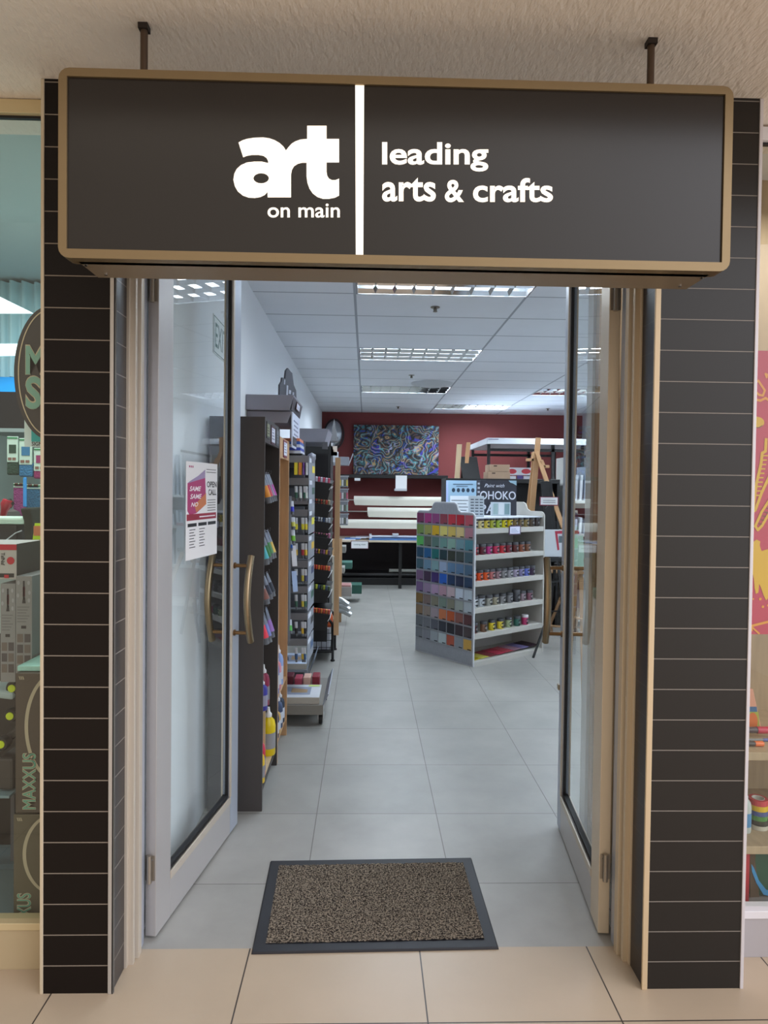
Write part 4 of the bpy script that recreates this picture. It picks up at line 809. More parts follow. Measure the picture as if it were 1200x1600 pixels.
def header_rack():
    Y = 8.9; p, q = at(792, 742, Y), at(833, 731, Y)
    root = thing('wire_rack', 'wire goods rack with white header and two red ovals', 'display rack', ((p.x+q.x)/2, Y+.1, 0))
    MB().box(p.x, q.x, Y, Y+.008, p.z, q.z).build('header_card', [mat('#dcdde0', .5)], root)
    b = MB()
    for u in (800, 822): c = at(u, 736.5, Y-.003); b.lathe([(.052, -.001), (.052, .001)], (0, 0, 0), 20, axis='y'); n_ = 40+2; 
    b = MB()
    for u in (800, 822):
        c = at(u, 736.5, Y-.003); vs = [(c.x+.062*math.cos(2*PI*k/24), Y-.003, c.z+.034*math.sin(2*PI*k/24)) for k in range(24)]; b.add(vs, [tuple(range(24))])
    b.build('red_oval', [mat('#c43a44', .5)], root)
    b = MB()
    for k in range(6): x = p.x+.02+(q.x-p.x-.04)*k/5; b.tube([(x, Y+.01, .2), (x, Y+.01, p.z)], .004, 5)
    for k in range(8): z = .4+.19*k; b.tube([(p.x, Y+.01, z), (q.x, Y+.01, z)], .004, 5)
    b.build('wire_grid', [DGREY], root)
    for x in (p.x, q.x-.02): MB().box(x, x+.02, Y, Y+.02, 0, p.z).build('upright', [DGREY], root)
    cols = ['#4a5a9a', '#d8d8dc', '#5a4a8a', '#c8c8d0', '#3a4a7a', '#b8c860', '#d0d4e0', '#4a6ab0', '#c0506a', '#e0e0e4']
    k = 0
    for (u0, u1, v0, v1) in [(786, 796, 743, 753), (797, 806, 744, 756), (808, 817, 743, 751), (818, 830, 744, 760), (806, 814, 757, 775), (815, 828, 760, 780), (829, 842, 752, 776), (812, 820, 776, 790), (821, 830, 778, 792), (832, 842, 786, 796)]:
        a, c = at(u0, v1, Y-.03), at(u1, v0, Y-.03); tag(MB().box(a.x, c.x, Y-.035, Y-.006, a.z, c.z).build('blister_pack', [mat(cols[k], .4)], None, .002), ['navy pack on the top peg row, leftmost', 'white pack beside the navy one on the top peg row', 'purple pack on the top peg row', 'pale pack on the top peg row, rightmost', 'dark blue narrow pack on the middle peg row', 'lime pack on the middle peg row', 'pale blue pack on the middle peg row', 'mid blue pack on the lowest peg row', 'rose pack on the lowest peg row', 'white pack on the lowest peg row'][k]+' of the wire rack', 'pack', 'packs hanging on the wire rack'); k += 1
header_rack()

# ================================================================== PAINT STAND
AZ = math.radians(36.3); SP = Vector((1.000, 6.140, 0)); SW, SD = 1.0, .82
Ux = Vector((math.cos(AZ), math.sin(AZ), 0)); Vx = Vector((-math.sin(AZ), math.cos(AZ), 0))
stand = thing('paint_stand', 'white paint display stand with colour swatches on its side', 'display stand', SP, AZ)
LM = mat('#bcb9b2', .5, .05)
def side_poly():
    D, H, hp = SD, 1.425, .09; r = .05
    pts = [(0, 0), (D, 0), (D, H-r)]
    pts += [(D-r+r*math.cos(t), H-r+r*math.sin(t)) for t in [PI/2*k/4 for k in range(1, 5)]]
    pts += [(D*.78, H), (D*.73, H+.02), (D*.70, H+hp-.015), (D*.66, H+hp), (D*.34, H+hp), (D*.30, H+hp-.015), (D*.27, H+.02), (D*.22, H)]
    pts += [(r-r*math.sin(t), H-r+r*math.cos(t)) for t in [PI/2*k/4 for k in range(0, 4)]]+[(0, H-r)]
    return pts
sp_ = side_poly()
for x in (0, SW-.018):
    b = MB(); b.prism(sp_, (x, 0, 0), (0, 1, 0), (0, 0, 1), (.018, 0, 0)); b.build('side_panel', [LM if x else mat('#c4c6cb', .5)], stand, .002, world=False)
b = MB(); b.prism([(max(.012, min(SD-.012, a)), max(.01, c-.012)) for a, c in sp_], (0, 0, 0), (0, 1, 0), (0, 0, 1), (-.002, 0, 0)); b.build('galvanised_sheet', [GALV], stand, world=False)
MB().box(.018, SW-.018, SD/2-.01, SD/2+.01, .02, 1.37).build('back_panel', [mat('#b9b6b0', .6)], stand, world=False)
shz = [1.275, 1.03, .787, .54, .300, .045]
for z in shz: MB().box(.018, SW-.018, .002, SD/2-.01, z-.048, z).build('shelf', [LM], stand, .002, world=False)
for z in shz: MB().box(.018, SW-.018, SD/2+.01, SD-.002, z-.048, z).build('shelf', [LM], stand, .002, world=False)
MB().box(.018, SW-.018, .02, SD-.02, 1.366, 1.376).build('top_board', [mat('#c3c7cf', .5)], stand, world=False)
# swatches: 11 rows x 7 columns, listed from the near (right) edge backwards
SWA = ['#7d2f5e #a8347c #93467f #8f3b4b #c23040 #b81e32 #b8505e'.split(), '#7f9c55 #a3a35a #dcb21c #e0d377 #d8bd62 #dcc58a #b07a88'.split(), '#5cb85f #5d6657 #5f7f78 #6f9a94 #8cb3a4 #6f95a0 #4b8490'.split(),
       '#1f4a63 #1c5f94 #17706e #1c3c44 #333a30 #45504e #46606a'.split(), '#3f6270 #6f93ad #84aab0 #9fb2d0 #5f83a6 #5a7a9c #4a6780'.split(), '#7c5f83 #44304c #40286e #1f5fc0 #203a62 #222b48 #2c4564'.split(),
       '#7d6390 #9a86a6 #b79abc #ba95a6 #c7b2ba #c9d4e2 #bcc8d2'.split(), '#84683a #7c6a66 #7f7c6c #76897e #858676 #a3aca6 #b3bec4'.split(), '#8a7258 #93867c #a99ba4 #c87850 #bc5a30 #8a5850 #5a3438'.split(),
       '#6a6f76 #74777f #5c606c #343844 #24242c #3a2c34 #4c4244'.split(), '#757a82 #82868f #9fa8b0 #b6c4c8 #b0543e #8c939c #c99f4c'.split()]
b = MB(); ml = []; idx = {}
cw = (SD-.02)/7
for r_, row in enumerate(SWA):
    for c_, col in enumerate(row):
        if col not in idx: idx[col] = len(ml); ml.append(mat(col, .55))
        y1_ = SD-.012-cw*c_; y0_ = y1_-cw*.88; z1_ = 1.398-.1155*r_; z0_ = z1_-.098
        b.box(-.005, -.0022, y0_, y1_, z0_, z1_, idx[col])
ml.append(mat('#22242a', .6))
for r_ in range(11):
    for c_ in range(7):
        y1_ = SD-.012-cw*c_; z0_ = 1.398-.1155*r_-.098; b.box(-.0056, -.005, y1_-cw*.86, y1_-cw*.45, z0_+.003, z0_+.013, len(ml)-1)
b.build('swatch_cards', ml, stand, world=False)
b = MB()
for r_ in range(11): b.box(-.008, -.002, .014, SD-.014, 1.398-.1155*r_-.104, 1.398-.1155*r_-.099)
b.build('swatch_rail', [mat('#a9acb2', .4, .5)], stand, world=False)
card(stand, SP+Ux*.46-Vx*.0+Vector((0, 0, 1.205)), Ux*.17, (0, 0, .09), ('#55405a', '#dfe0f2', '#8088b0'))
bpy.data.objects[stand.children[-1].name]
# jars
def make_jar(col, lab, loc, group, lid='#4a4b50'):
    root = thing('paint_jar', lab, 'paint jar', loc, AZ, group)
    b = MB(); b.lathe([(.030, 0), (.033, .004), (.033, .066), (.030, .072)], (0, 0, 0), 16); b.build('jar_body', [mat(col, .3)], root, world=False)
    b = MB(); b.lathe([(.034, .072), (.034, .094), (.031, .097)], (0, 0, 0), 16); b.build('lid', [mat(lid, .45)], root, world=False)
    b = MB(); seg = 12; R_ = .0338
    for rr, mi in ((.0275, 0),):
        vs = []
        for k in range(20):
            t = 2*PI*k/20; a = rr*math.cos(t)/R_; vs.append((R_*math.sin(a+.12), -R_*math.cos(a+.12), .036+rr*math.sin(t)))
        vs.append((R_*1.01*math.sin(.12), -R_*1.01*math.cos(.12), .036)); b.add(vs, [(k, (k+1) % 20, 20) for k in range(20)], mi)
    for z_, wdt in ((.044, .5), (.036, .7), (.027, .4)):
        vs = [(R_*1.03*math.sin(a), -R_*1.03*math.cos(a), zz) for zz in (z_, z_+.003) for a in (.12-wdt*.5, .12-wdt*.2, .12+wdt*.2, .12+wdt*.5)]; b.add(vs, [(0, 1, 5, 4), (1, 2, 6, 5), (2, 3, 7, 6)], 1)
    b.build('label', [BLACKP, mat('#c8c8cc', .5)], root, world=False)
    return root
JR = [('top', '#d8c9a0:cream #e4d79a:pale_cream #dcc850:yellow #b8bf4a:olive_yellow #a8c048:lime #e0d21c:bright_yellow #d8c010:golden_yellow #8c7340:brown_ochre #7a6848:umber #94804a:mustard #5a4c40:dark_umber #3e3230:black_brown', .035, .080),
      ('second', '#b8303c:red #6a2a38:maroon #c03a86:magenta #d04064:rose #c4323e:scarlet #8a3040:wine #6a3230:russet #a4604a:copper #8a5c44:sienna', .050, .092),
      ('third', '#c8392c:vermilion #e05428:orange_red #e4602c:orange #b87070:dusty_pink #a08088:mauve_grey #8a8a8c:grey #a0a0a6:silver_grey #b0a6c0:pale_lilac #8a86b0:lavender #6474c8:blue #44304a:aubergine', .030, .083),
      ('fourth', '#c9cdd0:white #b8bfc6:pale_grey #a2a49c:warm_grey #a8a28c:stone #8e8e90:mid_grey #7c7c80:steel_grey #44444a:charcoal #98848e:mauve #8a5a6c:plum_pink', .045, .098),
      ('fifth', '#6a3a3c:maroon_brown #7e5a44:brown #e2cc38:yellow #dcc640:soft_yellow #a4b48c:sage #2f6458:dark_green #c03a6e:pink', .055, .118)]
for si, (nm, s_, off, step) in enumerate(JR):
    z = shz[si]
    for k, e in enumerate(s_.split()):
        c, cn = e.split(':'); p = SP+Ux*(.018+off+step*k)+Vx*(.060+random.uniform(-.004, .004))+Vector((0, 0, z+.0005))
        j = make_jar(c, '%s paint jar with black label on the %s shelf of the paint stand' % (cn.replace('_', ' '), nm), p, 'paint jars on the %s shelf' % nm, '#d8d4d8' if (si == 4 and k == 6) else '#4a4b50')
        if si == 3 and k == 6: j.scale = (1.2, 1.2, 1.2)
        elif si == 3 and k < 2: j.scale = (1.08, 1.08, 1.08)
# flyers on the bottom shelf
for k, (c, nm) in enumerate([('#c8b41c', 'yellow'), ('#d8d060', 'pale yellow'), ('#8a3a44', 'dark red'), ('#c03a54', 'red'), ('#c0505c', 'coral red'), ('#b08a9c', 'pale pink'), ('#8a80b4', 'lilac'), ('#3a2430', 'dark')]):
    b = MB(); o = SP+Ux*(.04+.115*k)+Vx*.04+Vector((0, 0, shz[5]+.001+.0035*k)); b.slab(o, Ux*.15+Vx*.02, Vx*.20-Ux*.02, (0, 0, .003))
    fl = tag(b.build('colour_leaflet', [mat(c, .5)]), '%s leaflet lying on the bottom shelf of the paint stand' % nm, 'leaflet', 'leaflets on the bottom shelf')
# items on top of stand
zt = 1.377
def top_item(name, lab, cat, u0, v0, u1, v1, Y, th=.02, lean=.03):
    a, c = at(u0, v1, Y), at(u1, v0, Y); H = c.z-zt; o = Vector((a.x, Y, zt)); A = Vector((c.x-a.x, 0, 0)); Bv = Vector((0, lean, H)); nv = A.cross(Bv).normalized()
    if nv.y > 0: nv = -nv
    root = thing(name, lab, cat, ((a.x+c.x)/2, Y, zt)); MB().slab(o, A, Bv, -nv*th).build('board', [mat('#2a2b36', .5) if name == 'chalk_sign' else mat('#c2ccd4', .4)], root, .001)
    return root, o, A, Bv, nv
r1, o, A, Bv, nv = top_item('chalk_sign', 'dark square sign with white brush lettering on the paint stand', 'sign', 750, 751, 808, 806, 6.86, .012)
b = MB(); E0 = nv*.002
text(b, 'OHOKO', o+A*.0+Bv*.45+E0, A*.98, Bv*.24, 0, .012); text(b, 'PA', o+A*.0+Bv*.05+E0, A*.42, Bv*.26, 0, .01); text(b, 'Paint with', o+A*.12+Bv*.80+E0, A*.55, Bv*.10, 0, 0, .4)
b.add([o+A*.78+Bv*1.001+E0, o+A*.83+Bv*.94+E0, o+A*.9+Bv*.92+E0, o+A*1.+Bv*.86+E0, o+A*1.+Bv*1.0+E0], [(0, 1, 2, 3, 4)], 1)
b.build('lettering', [mat('#d5d8e2', .6), mat('#9fc0d0', .6)], r1)
r2, o, A, Bv, nv = top_item('info_booklet', 'white booklet block with rows of dark print on the stand top', 'booklet', 733, 775, 757, 809, 6.42, .05, .02)
b = MB()
for k in range(6):
    for j in range(3): quad(b, o+A*(.1+.3*j)+Bv*(.1+.14*k)+nv*.002, A*.22, Bv*.05, 0)
b.build('print', [mat('#4c5560', .6)], r2)
r3, o, A, Bv, nv = top_item('clear_card_box', 'clear plastic card box with pale green and white cards', 'card box', 768, 785, 798, 808, 6.72, .06, .0)
b = MB(); quad(b, o+A*.08+Bv*.1+nv*.002, A*.25, Bv*.8, 0); quad(b, o+A*.36+Bv*.1+nv*.002, A*.28, Bv*.85, 1); quad(b, o+A*.68+Bv*.1+nv*.002, A*.26, Bv*.8, 2); b.build('cards', [mat('#9fb8b8', .5), mat('#d8dde2', .5), mat('#7f9ca0', .5)], r3)
def blue_poster():
    Y = 7.5; a, c = at(697, 800, Y), at(750, 751, Y)
    root = thing('info_board', 'pale blue information board with five dark round icons', 'board', ((a.x+c.x)/2, Y, 0))
    o = Vector((a.x, Y, a.z-.1)); A = Vector((c.x-a.x, 0, 0)); Bv = Vector((0, .03, c.z-a.z+.1))
    MB().slab(o, A, Bv, (0, .01, 0)).build('board', [mat('#93b3cc', .5)], root)
    H = Bv.length; E0 = Vector((0, -.003, 0)); b = MB()
    for k in range(5):
        cc = o+A*(.22+.145*k)+Bv*.76; b.add([cc+E0+Vector((.019*math.cos(2*PI*j/14), 0, .024*math.sin(2*PI*j/14))) for j in range(14)], [tuple(range(14))], 0)
    for k in range(2): quad(b, o+A*(.2+.1*k)+Bv*(.90-.05*k)+E0, A*(.6-.25*k), Bv*.015, 0)
    for k in range(5): quad(b, o+A*.16+Bv*(.50-.08*k)+E0*1.6, A*(.5-.05*(k % 2)), Bv*.015, 0)
    quad(b, o+A*.12+Bv*.02+E0*1.3, A*.62, Bv*.60, 1); quad(b, o+A*.0+Bv*.02+E0*1.2, A*.06, Bv*.96, 2)
    b.build('print', [mat('#2a3a4c', .6), mat('#dbe2ea', .6), mat('#a4b6e0', .6)], root)
    for x in (o.x+.05, o.x+A.x-.07): MB().box(x, x+.02, Y+.01, Y+.03, 0, o.z).build('leg', [DGREY], root)
blue_poster()
b = MB(); p, q = at(744, 800, 7.2), at(760, 750, 7.2)
root = thing('patterned_strip', 'dark hanging strip with white pattern between board and sign', 'banner', ((p.x+q.x)/2, 7.2, 0))
MB().box(p.x, q.x, 7.2, 7.206, 0, q.z).build('strip', [mat('#40424c', .6)], root); b = MB()
for k in range(7):
    for j in range(2): b.box(p.x+.012+.05*j, p.x+.045+.05*j, 7.197, 7.2, q.z-.05-.045*k, q.z-.03-.045*k)
b.build('pattern', [mat('#b4b6c0', .6)], root)

# ================================================================== EASELS RIGHT OF THE STAND
EW = mat('#b98f66', .5, 0, .15, 6, stretch=(6, 6, 1)); EW2 = mat('#8a6a4a', .45, 0, .15, 6, stretch=(6, 6, 1))
def easel_wood():
    Y = 7.25; root = thing('wooden_easel', 'tall wooden easel rising behind the right end of the paint stand', 'easel', (at(850, 900, Y).x, Y, 0))
    p0 = at(841, 684, Y); p1 = at(831, 800, Y); d = (p1-p0); k = (p0.z)/(p0.z-p1.z); foot = p0+d*k; foot.z = 0; 
    MB().bar(p0, foot, .055, .03, up=(0, 1, 0)).build('mast', [EW], root, .002)
    a = at(838, 706, Y-.03); c = at(876, 828, Y-.03); dd_ = c-a; k = a.z/(a.z-c.z); f2 = a+dd_*k; f2.z = 0; f2.y = Y-.35
    MB().bar(a, f2, .045, .025, up=(0, 1, 0)).build('leg', [EW], root, .002)
    a2 = at(836, 706, Y+.02); f3 = Vector((foot.x+.05, Y+.55, 0)); MB().bar(a2, f3, .045, .025, up=(0, 1, 0)).build('leg', [EW], root, .002)
    MB().bar(at(822, 718.5, Y-.05), at(834, 718.5, Y-.05), .03, .03, up=(0, 1, 0)).build('canvas_clamp', [EW], root, .002)
    MB().bar(at(833, 707, Y-.05), at(832, 721, Y-.05), .03, .03, up=(0, 1, 0)).build('clamp_block', [EW], root, .002)
    MB().bar(at(846, 729, Y-.05), at(858, 729, Y-.05), .03, .03, up=(0, 1, 0)).build('canvas_clamp', [EW], root, .002)
    MB().bar(at(846, 719, Y-.05), at(851, 731, Y-.05), .03, .03, up=(0, 1, 0)).build('clamp_block', [EW], root, .002)
easel_wood()
def easel_black():
    Y = 7.0; root = thing('black_easel', 'black folding easel with splayed legs beside the paint stand', 'easel', (at(865, 900, Y).x, Y, 0))
    top = at(850, 752, Y); 
    f = atz(833, 1028); MB().bar(at(856, 962, f.y+.15), f, .02, .02, up=(0, 1, 0)).build('leg', [BLACKP], root, .002)
    b2 = at(866, 830, Y); b3 = Vector((at(880, 962, Y).x, Y, at(880, 962, Y).z)); MB().bar(top, at(862, 872, Y), .07, .03, up=(0, 1, 0)).build('mast', [BLACKP], root, .002)
    MB().bar(at(858, 752, Y+.05), at(869, 872, Y+.05), .05, .03, up=(0, 1, 0)).build('mast_rail', [BLACKP], root, .002)
    l = at(872, 880, Y); f4 = Vector((at(878, 1000, 6.9).x+.03, 6.8, 0)); MB().bar(l, f4, .03, .02, up=(0, 1, 0)).build('leg', [BLACKP], root, .002)
    l2 = at(868, 880, Y+.1); f5 = Vector((at(858, 1000, 7.4).x, 7.5, 0)); MB().bar(l2, f5, .03, .02, up=(0, 1, 0)).build('leg', [BLACKP], root, .002)
    MB().bar(at(858, 910, Y-.04), at(873, 908, Y-.04), .02, .02).build('brace', [BLACKP], root); MB().bar(at(858, 955, Y-.04), at(874, 955, Y-.04), .012, .012).build('brace', [BLACKP], root)
    MB().bar(at(849, 874.5, Y-.10), at(900, 874, Y-.10), .06, .04).build('ledge', [BLACKP], root, .002)
    # board
    a, c = at(848, 872, Y-.09), at(905, 828, Y-.09); bd = thing('white_board', 'white display board resting on the black easel ledge', 'board', ((a.x+c.x)/2, Y-.09, a.z))
    MB().box(a.x, c.x, Y-.10, Y-.085, a.z+.015, c.z).build('panel', [mat('#d2d8de', .5)], bd, .002)
    p = at(866, 858, Y-.103); q = at(905, 831, Y-.103); b = MB(); b.add([at(867, 830, Y-.103), at(880, 829, Y-.103), at(905, 829, Y-.103), at(905, 834, Y-.103), at(871, 834, Y-.103), at(874, 859, Y-.103), at(871, 860, Y-.103)], [(0, 1, 2, 3, 4, 5, 6)]); b.build('red_frame', [mat('#b23048', .5)], bd)
    b = MB(); quad(b, at(873, 848, Y-.104), at(885, 848, Y-.104)-at(873, 848, Y-.104), Vector((0, 0, .07))); b.build('photo', [mat('#5a6a70', .5)], bd)
easel_black()
def red_sign():
    Y = 6.7; a, c = at(843.5, 790, Y), at(872.5, 776.5, Y); root = thing('price_sign', 'small white sign with dark red border above the white board', 'sign', ((a.x+c.x)/2, Y, a.z))
    MB().box(a.x, c.x, Y, Y+.012, a.z, c.z).build('border', [mat('#7c1f3a', .5)], root); MB().box(a.x+.008, c.x-.008, Y-.002, Y, a.z+.010, c.z-.006).build('card', [PAPER], root)
    b = MB(); [b.box(a.x+.03, c.x-.03, Y-.003, Y-.002, a.z+.03+.02*k, a.z+.036+.02*k) for k in range(2)]; b.build('lettering', [mat('#7a7a84', .6)], root)
    MB().tube([((a.x+c.x)/2, Y+.02, a.z+.01), ((a.x+c.x)/2+.02, Y+.2, a.z-.03)], .004, 6).build('holder_arm', [DGREY], root)
red_sign()
def stool():
    Y = 7.6; root = thing('wooden_stool', 'brown wooden folding stool legs behind the right door', 'stool', (at(875, 990, Y).x, Y, 0))
    a, c = at(858, 980, Y), at(905, 985, Y)
    for k, (u, v, uf) in enumerate([(857, 965, 862), (880, 940, 858), (905, 965, 898), (885, 940, 906)]):
        t = at(u, v, Y); t.z = min(t.z, .62); MB().bar((t.x, Y+.02*k, t.z+.1), (at(uf, 1000, Y).x, Y+.1*(k % 2), 0), .03, .022, up=(0, 1, 0)).build('leg', [EW2], root, .002)
    MB().bar((a.x-.02, Y-.03, .10), (c.x, Y-.03, .08), .04, .02).build('rung', [EW2], root, .002)
    MB().box(a.x, c.x, Y-.05, Y+.25, .70, .725).build('seat', [EW2], root, .004)
stool()
# rack of sketch pads seen between stand and door (y 760-830)
def pads():
    Y = 8.6; root = thing('pad_rack', 'white wire rack holding upright blue and white pads', 'rack', (at(870, 800, Y).x, Y+.1, 0))
    z = at(860, 797, Y).z; x0, x1 = at(852, 800, Y).x, at(890, 800, Y).x
    MB().box(x0, x1, Y, Y+.3, z-.02, z).build('shelf', [WHITEP], root, .002)
    for x in (x0, x1-.02): MB().box(x, x+.02, Y+.28, Y+.3, 0, z+.4).build('upright', [WHITEP], root)
    for k in range(7):
        x = at(857+5*k, 790, Y).x; h = (.18, .27, .24, .27, .27, .25, .24)[k]; tag(MB().box(x, x+.03, Y+.02, Y+.22, z+.001, z+h).build('sketch_pad', [mat(['#c8ccd4', '#4a6aa0', '#d8dce4', '#7a8aa8', '#2c3c60', '#d0d4dc', '#90a0c0'][k], .5)], None, .001), ['pale pad, leftmost', 'mid blue pad, second from the left', 'near white pad in the middle left', 'grey blue pad in the centre', 'navy pad right of the centre', 'light grey pad, second from the right', 'dusty blue pad, rightmost'][k]+' in the white wire rack', 'sketch pad', 'pads in the white wire rack')
pads()
# shelving with canvases behind the right door glass
def canvas_shelves():
    Y = 7.9; x0, x1 = 2.40, 3.6; zt = at(920, 714, Y).z
    root = thing('canvas_shelving', 'white shelving with stacked canvases behind the right door glass', 'shelving', ((x0+x1)/2, Y+.3, 0))
    zs = [at(915, 782, Y).z, at(915, 834, Y).z, .62, .12]
    for z in zs: MB().box(x0, x1, Y, Y+.5, z-.035, z).build('shelf', [WHITEP], root, .002)
    for x in (x0-.02, x1): MB().box(x, x+.02, Y, Y+.5, 0, zt).build('side_panel', [WHITEP], root, .002)
    MB().box(x0, x1, Y+.48, Y+.5, 0, zs[0]-.03).build('back_panel', [mat('#7c3a3c', .7)], root)
    MB().bar((2.42, Y+.2, zt-.02), (2.9, Y+.1, zt+.06), .03, .03).build('top_bar', [BLACKP], root)
    k = 0
    for zi, z in enumerate(zs):
        n_ = (9, 12, 13, 0)[zi]
        for j in range(n_):
            x = x0+.012+.058*j+(.06 if zi == 0 and j > 4 else 0)
            h = ((.30+.10*(j > 2)+.12*(j > 5)) if zi == 0 else (.15+.02*(j % 3)) if zi == 1 else .42-.03*(j % 4)) 
            c = ['#d5dbe6', '#c8cfdc', '#dfe3ea', '#b8c4d8'][j % 4]
            if zi == 2 and j < 2: c = ['#6a2a44', '#4f6a3a'][j]
            tag(MB().slab((x, Y+.02, z+.001), (.03, 0, 0), (0, .35, 0), (.012, 0, h)).build('blank_canvas', [mat(c, .6)], None, .001), 'pale blank canvas standing on the %s level of the shelving behind the right glass' % ['upper', 'narrow second', 'lower'][zi] if not (zi == 2 and j < 2) else ['maroon', 'green'][j]+' covered canvas on the lower level of the shelving', 'canvas', 'canvases on the %s level' % ['upper', 'second', 'lower'][zi])
canvas_shelves()
def easel_small():
    Y = 5.4; root = thing('display_easel', 'light wooden display easel behind the right door glass', 'easel', (at(915, 950, Y).x, Y, 0))
    ap = at(906, 838, Y); 
    MB().bar(ap, (at(898, 1000, Y).x, Y-.25, 0), .03, .02, up=(0, 1, 0)).build('leg', [EW], root, .002)
    MB().bar(ap, (at(938, 1000, Y).x, Y-.25, 0), .03, .02, up=(0, 1, 0)).build('leg', [EW], root, .002)
    MB().bar(ap, (at(915, 1000, Y).x, Y+.45, 0), .03, .02, up=(0, 1, 0)).build('leg', [EW], root, .002)
    MB().bar(at(896, 895, Y-.08), at(926, 895, Y-.08), .03, .02).build('ledge', [EW], root, .002)
    MB().bar(at(898, 965, Y-.15), at(932, 973, Y-.15), .025, .015).build('crossbar', [EW], root, .002)
    a, c = at(896, 893, Y-.09), at(914, 840, Y-.09); b = MB(); b.slab((a.x, Y-.10, a.z+.012), (c.x-a.x, 0, 0), (-.0, .05, c.z-a.z), (0, .015, 0)); tag(b.build('sketch_board', [mat('#a9c4b0', .5)], None, .002), 'pale green board leaning on the light wooden easel', 'board')
easel_small()
b = MB().box(at(908, 1010, 6.0).x+.35, at(908, 1010, 6.0).x+.75, 6.0, 6.4, 0, .16); tag(b.build('storage_crate', [mat('#aab2bd', .5)], None, .01), 'low grey crate on the floor behind the right door glass', 'crate')

# ================================================================== LEFT NEIGHBOUR WINDOW
YW = 2.265
def win(name, lab, x0, x1, y, z_sill0, z_sill1, ztop, mf, mk, glass):
    root = thing(name, lab, 'window', ((x0+x1)/2, y, 0), kind='structure')
    MB().box(x0, x1, y, y+.05, 0, z_sill0).build('kick_panel', [mk], root, .001)
    MB().box(x0, x1, y-.004, y+.055, z_sill0, z_sill1).build('sill', [mf], root, .002)
    MB().box(x0, x1, y, y+.05, ztop, ztop+.045).build('head', [mf], root, .002)
    MB().box(x0, x1, y+.01, y+.05, ztop+.045, ZM).build('lintel', [mat('#9c8d7c', .8, bump=.3)], root)
    MB().add([(x0, y+.025, z_sill1), (x1, y+.025, z_sill1), (x1, y+.025, ztop), (x0, y+.025, ztop)], [(0, 1, 2, 3)]).build('glass_pane', [glass], root)
    MB().box(x0, x1, y+.018, y+.032, ztop-.008, ztop).build('gasket', [RUBBER], root)
zs0, zs1 = at(30, 1453, YW).z, at(30, 1442, YW).z
BEIGE = mat('#b7a686', .5, .1); win('window_1', 'shop window of the left neighbour with beige frame', -2.4, PX0-.008, YW, zs0, zs1, at(30, 176, YW).z, mat('#cdbb93', .45, .2), BEIGE, GLASSW)
YR = 2.30
win('window_2', 'shop window of the right neighbour with white sill', PX3+.008, 2.4, YR, at(1185, 1435, YR).z, at(1185, 1423, YR).z, at(1195, 218, YR).z, mat('#dcdade', .45), mat('#a9a5a8', .5), GLASSW)
# neighbour rooms
NW = mat('#a9bcbc', .8)
b = MB(); b.box(-3.1, -.925, 4.5, 4.56, 0, 3.0); b.box(-3.16, -3.1, 2.33, 4.5, 0, 3.0); b.box(-.965, -.925, 2.33, 4.5, 0, 3.0)
struct(b, 'wall_neighbour_left', NW, 'pale green grey walls of the left neighbour shop', 'wall')
struct(MB().box(-3.1, -.965, 2.33, 4.5, 2.92, 2.98), 'ceiling_neighbour', mat('#b4c4c4', .8), 'ceiling of the left neighbour shop', 'ceiling')
b = MB(); b.box(1.0, 2.6, 2.90, 2.94, 0, 3.0); b.box(2.6, 2.64, 2.33, 2.94, 0, 3.0)
struct(b, 'wall_neighbour_right', OAK, 'light wood backboard of the right neighbour display', 'wall')
def glow_panel(u, v, Y, pts, lab):
    b = MB(); z = pts
    return b
# hanging ceiling panels in the left shop
for (P3, Y, lab) in [([(-30, 455), (0, 464), (50, 488.5), (-30, 488.5)], 3.4, 'bright triangular looking ceiling light panel in the left shop'), ([(-30, 537), (27, 537), (24, 555), (-30, 556)], 3.9, 'lower bright rectangular light panel in the left shop')]:
    b = MB(); ps = [at(u, v, Y) for u, v in P3]; b.add(ps+[p+Vector((0, .02, 0)) for p in ps], [(0, 1, 2, 3), (7, 6, 5, 4), (0, 4, 5, 1), (1, 5, 6, 2), (2, 6, 7, 3), (3, 7, 4, 0)])
    tag(b.build('light_panel', [mat('#e6fbff', .5, emit=1.2)]), lab, 'light', 'light panels in the left shop')
b = MB(); vs = []; nn = 120; x0 = -2.9; x1 = -1.1; Yc = 4.3
for k in range(nn+1):
    x = x0+(x1-x0)*k/nn; y = Yc+.035*math.sin(k*1.35)+.015*math.sin(k*.37)
    vs += [(x, y, at(30, 590, Yc).z), (x, y, 2.9)]
b.add(vs, [(2*k, 2*k+2, 2*k+3, 2*k+1) for k in range(nn)], 0, True)
tag(b.build('pleated_curtain', [mat('#a9cfd8', .5)]), 'pale blue pleated hanging curtain high in the left shop', 'curtain')
a, c = at(-40, 613, 4.1), at(75, 590, 4.1); tag(MB().box(a.x, c.x, 4.1, 4.2, a.z, c.z).build('blue_light_band', [mat('#0a96e6', .5, emit=.6)], None, .002), 'glowing bright blue band above the black fascia in the left shop', 'light')
a, c = at(-40, 670, 4.05), at(75, 613, 4.05); tag(MB().box(a.x, c.x, 4.05, 4.25, a.z, c.z).build('black_fascia', [mat('#15141a', .4)], None, .002), 'black fascia board below the blue band in the left shop', 'board')
a, c = at(-40, 674.5, 3.98), at(75, 670, 3.98); tag(MB().box(a.x, c.x, 3.98, 4.45, a.z, c.z).build('fascia_shelf', [mat('#8f9c9c', .5)], None, .002), 'thin grey shelf under the black fascia in the left shop', 'shelf')
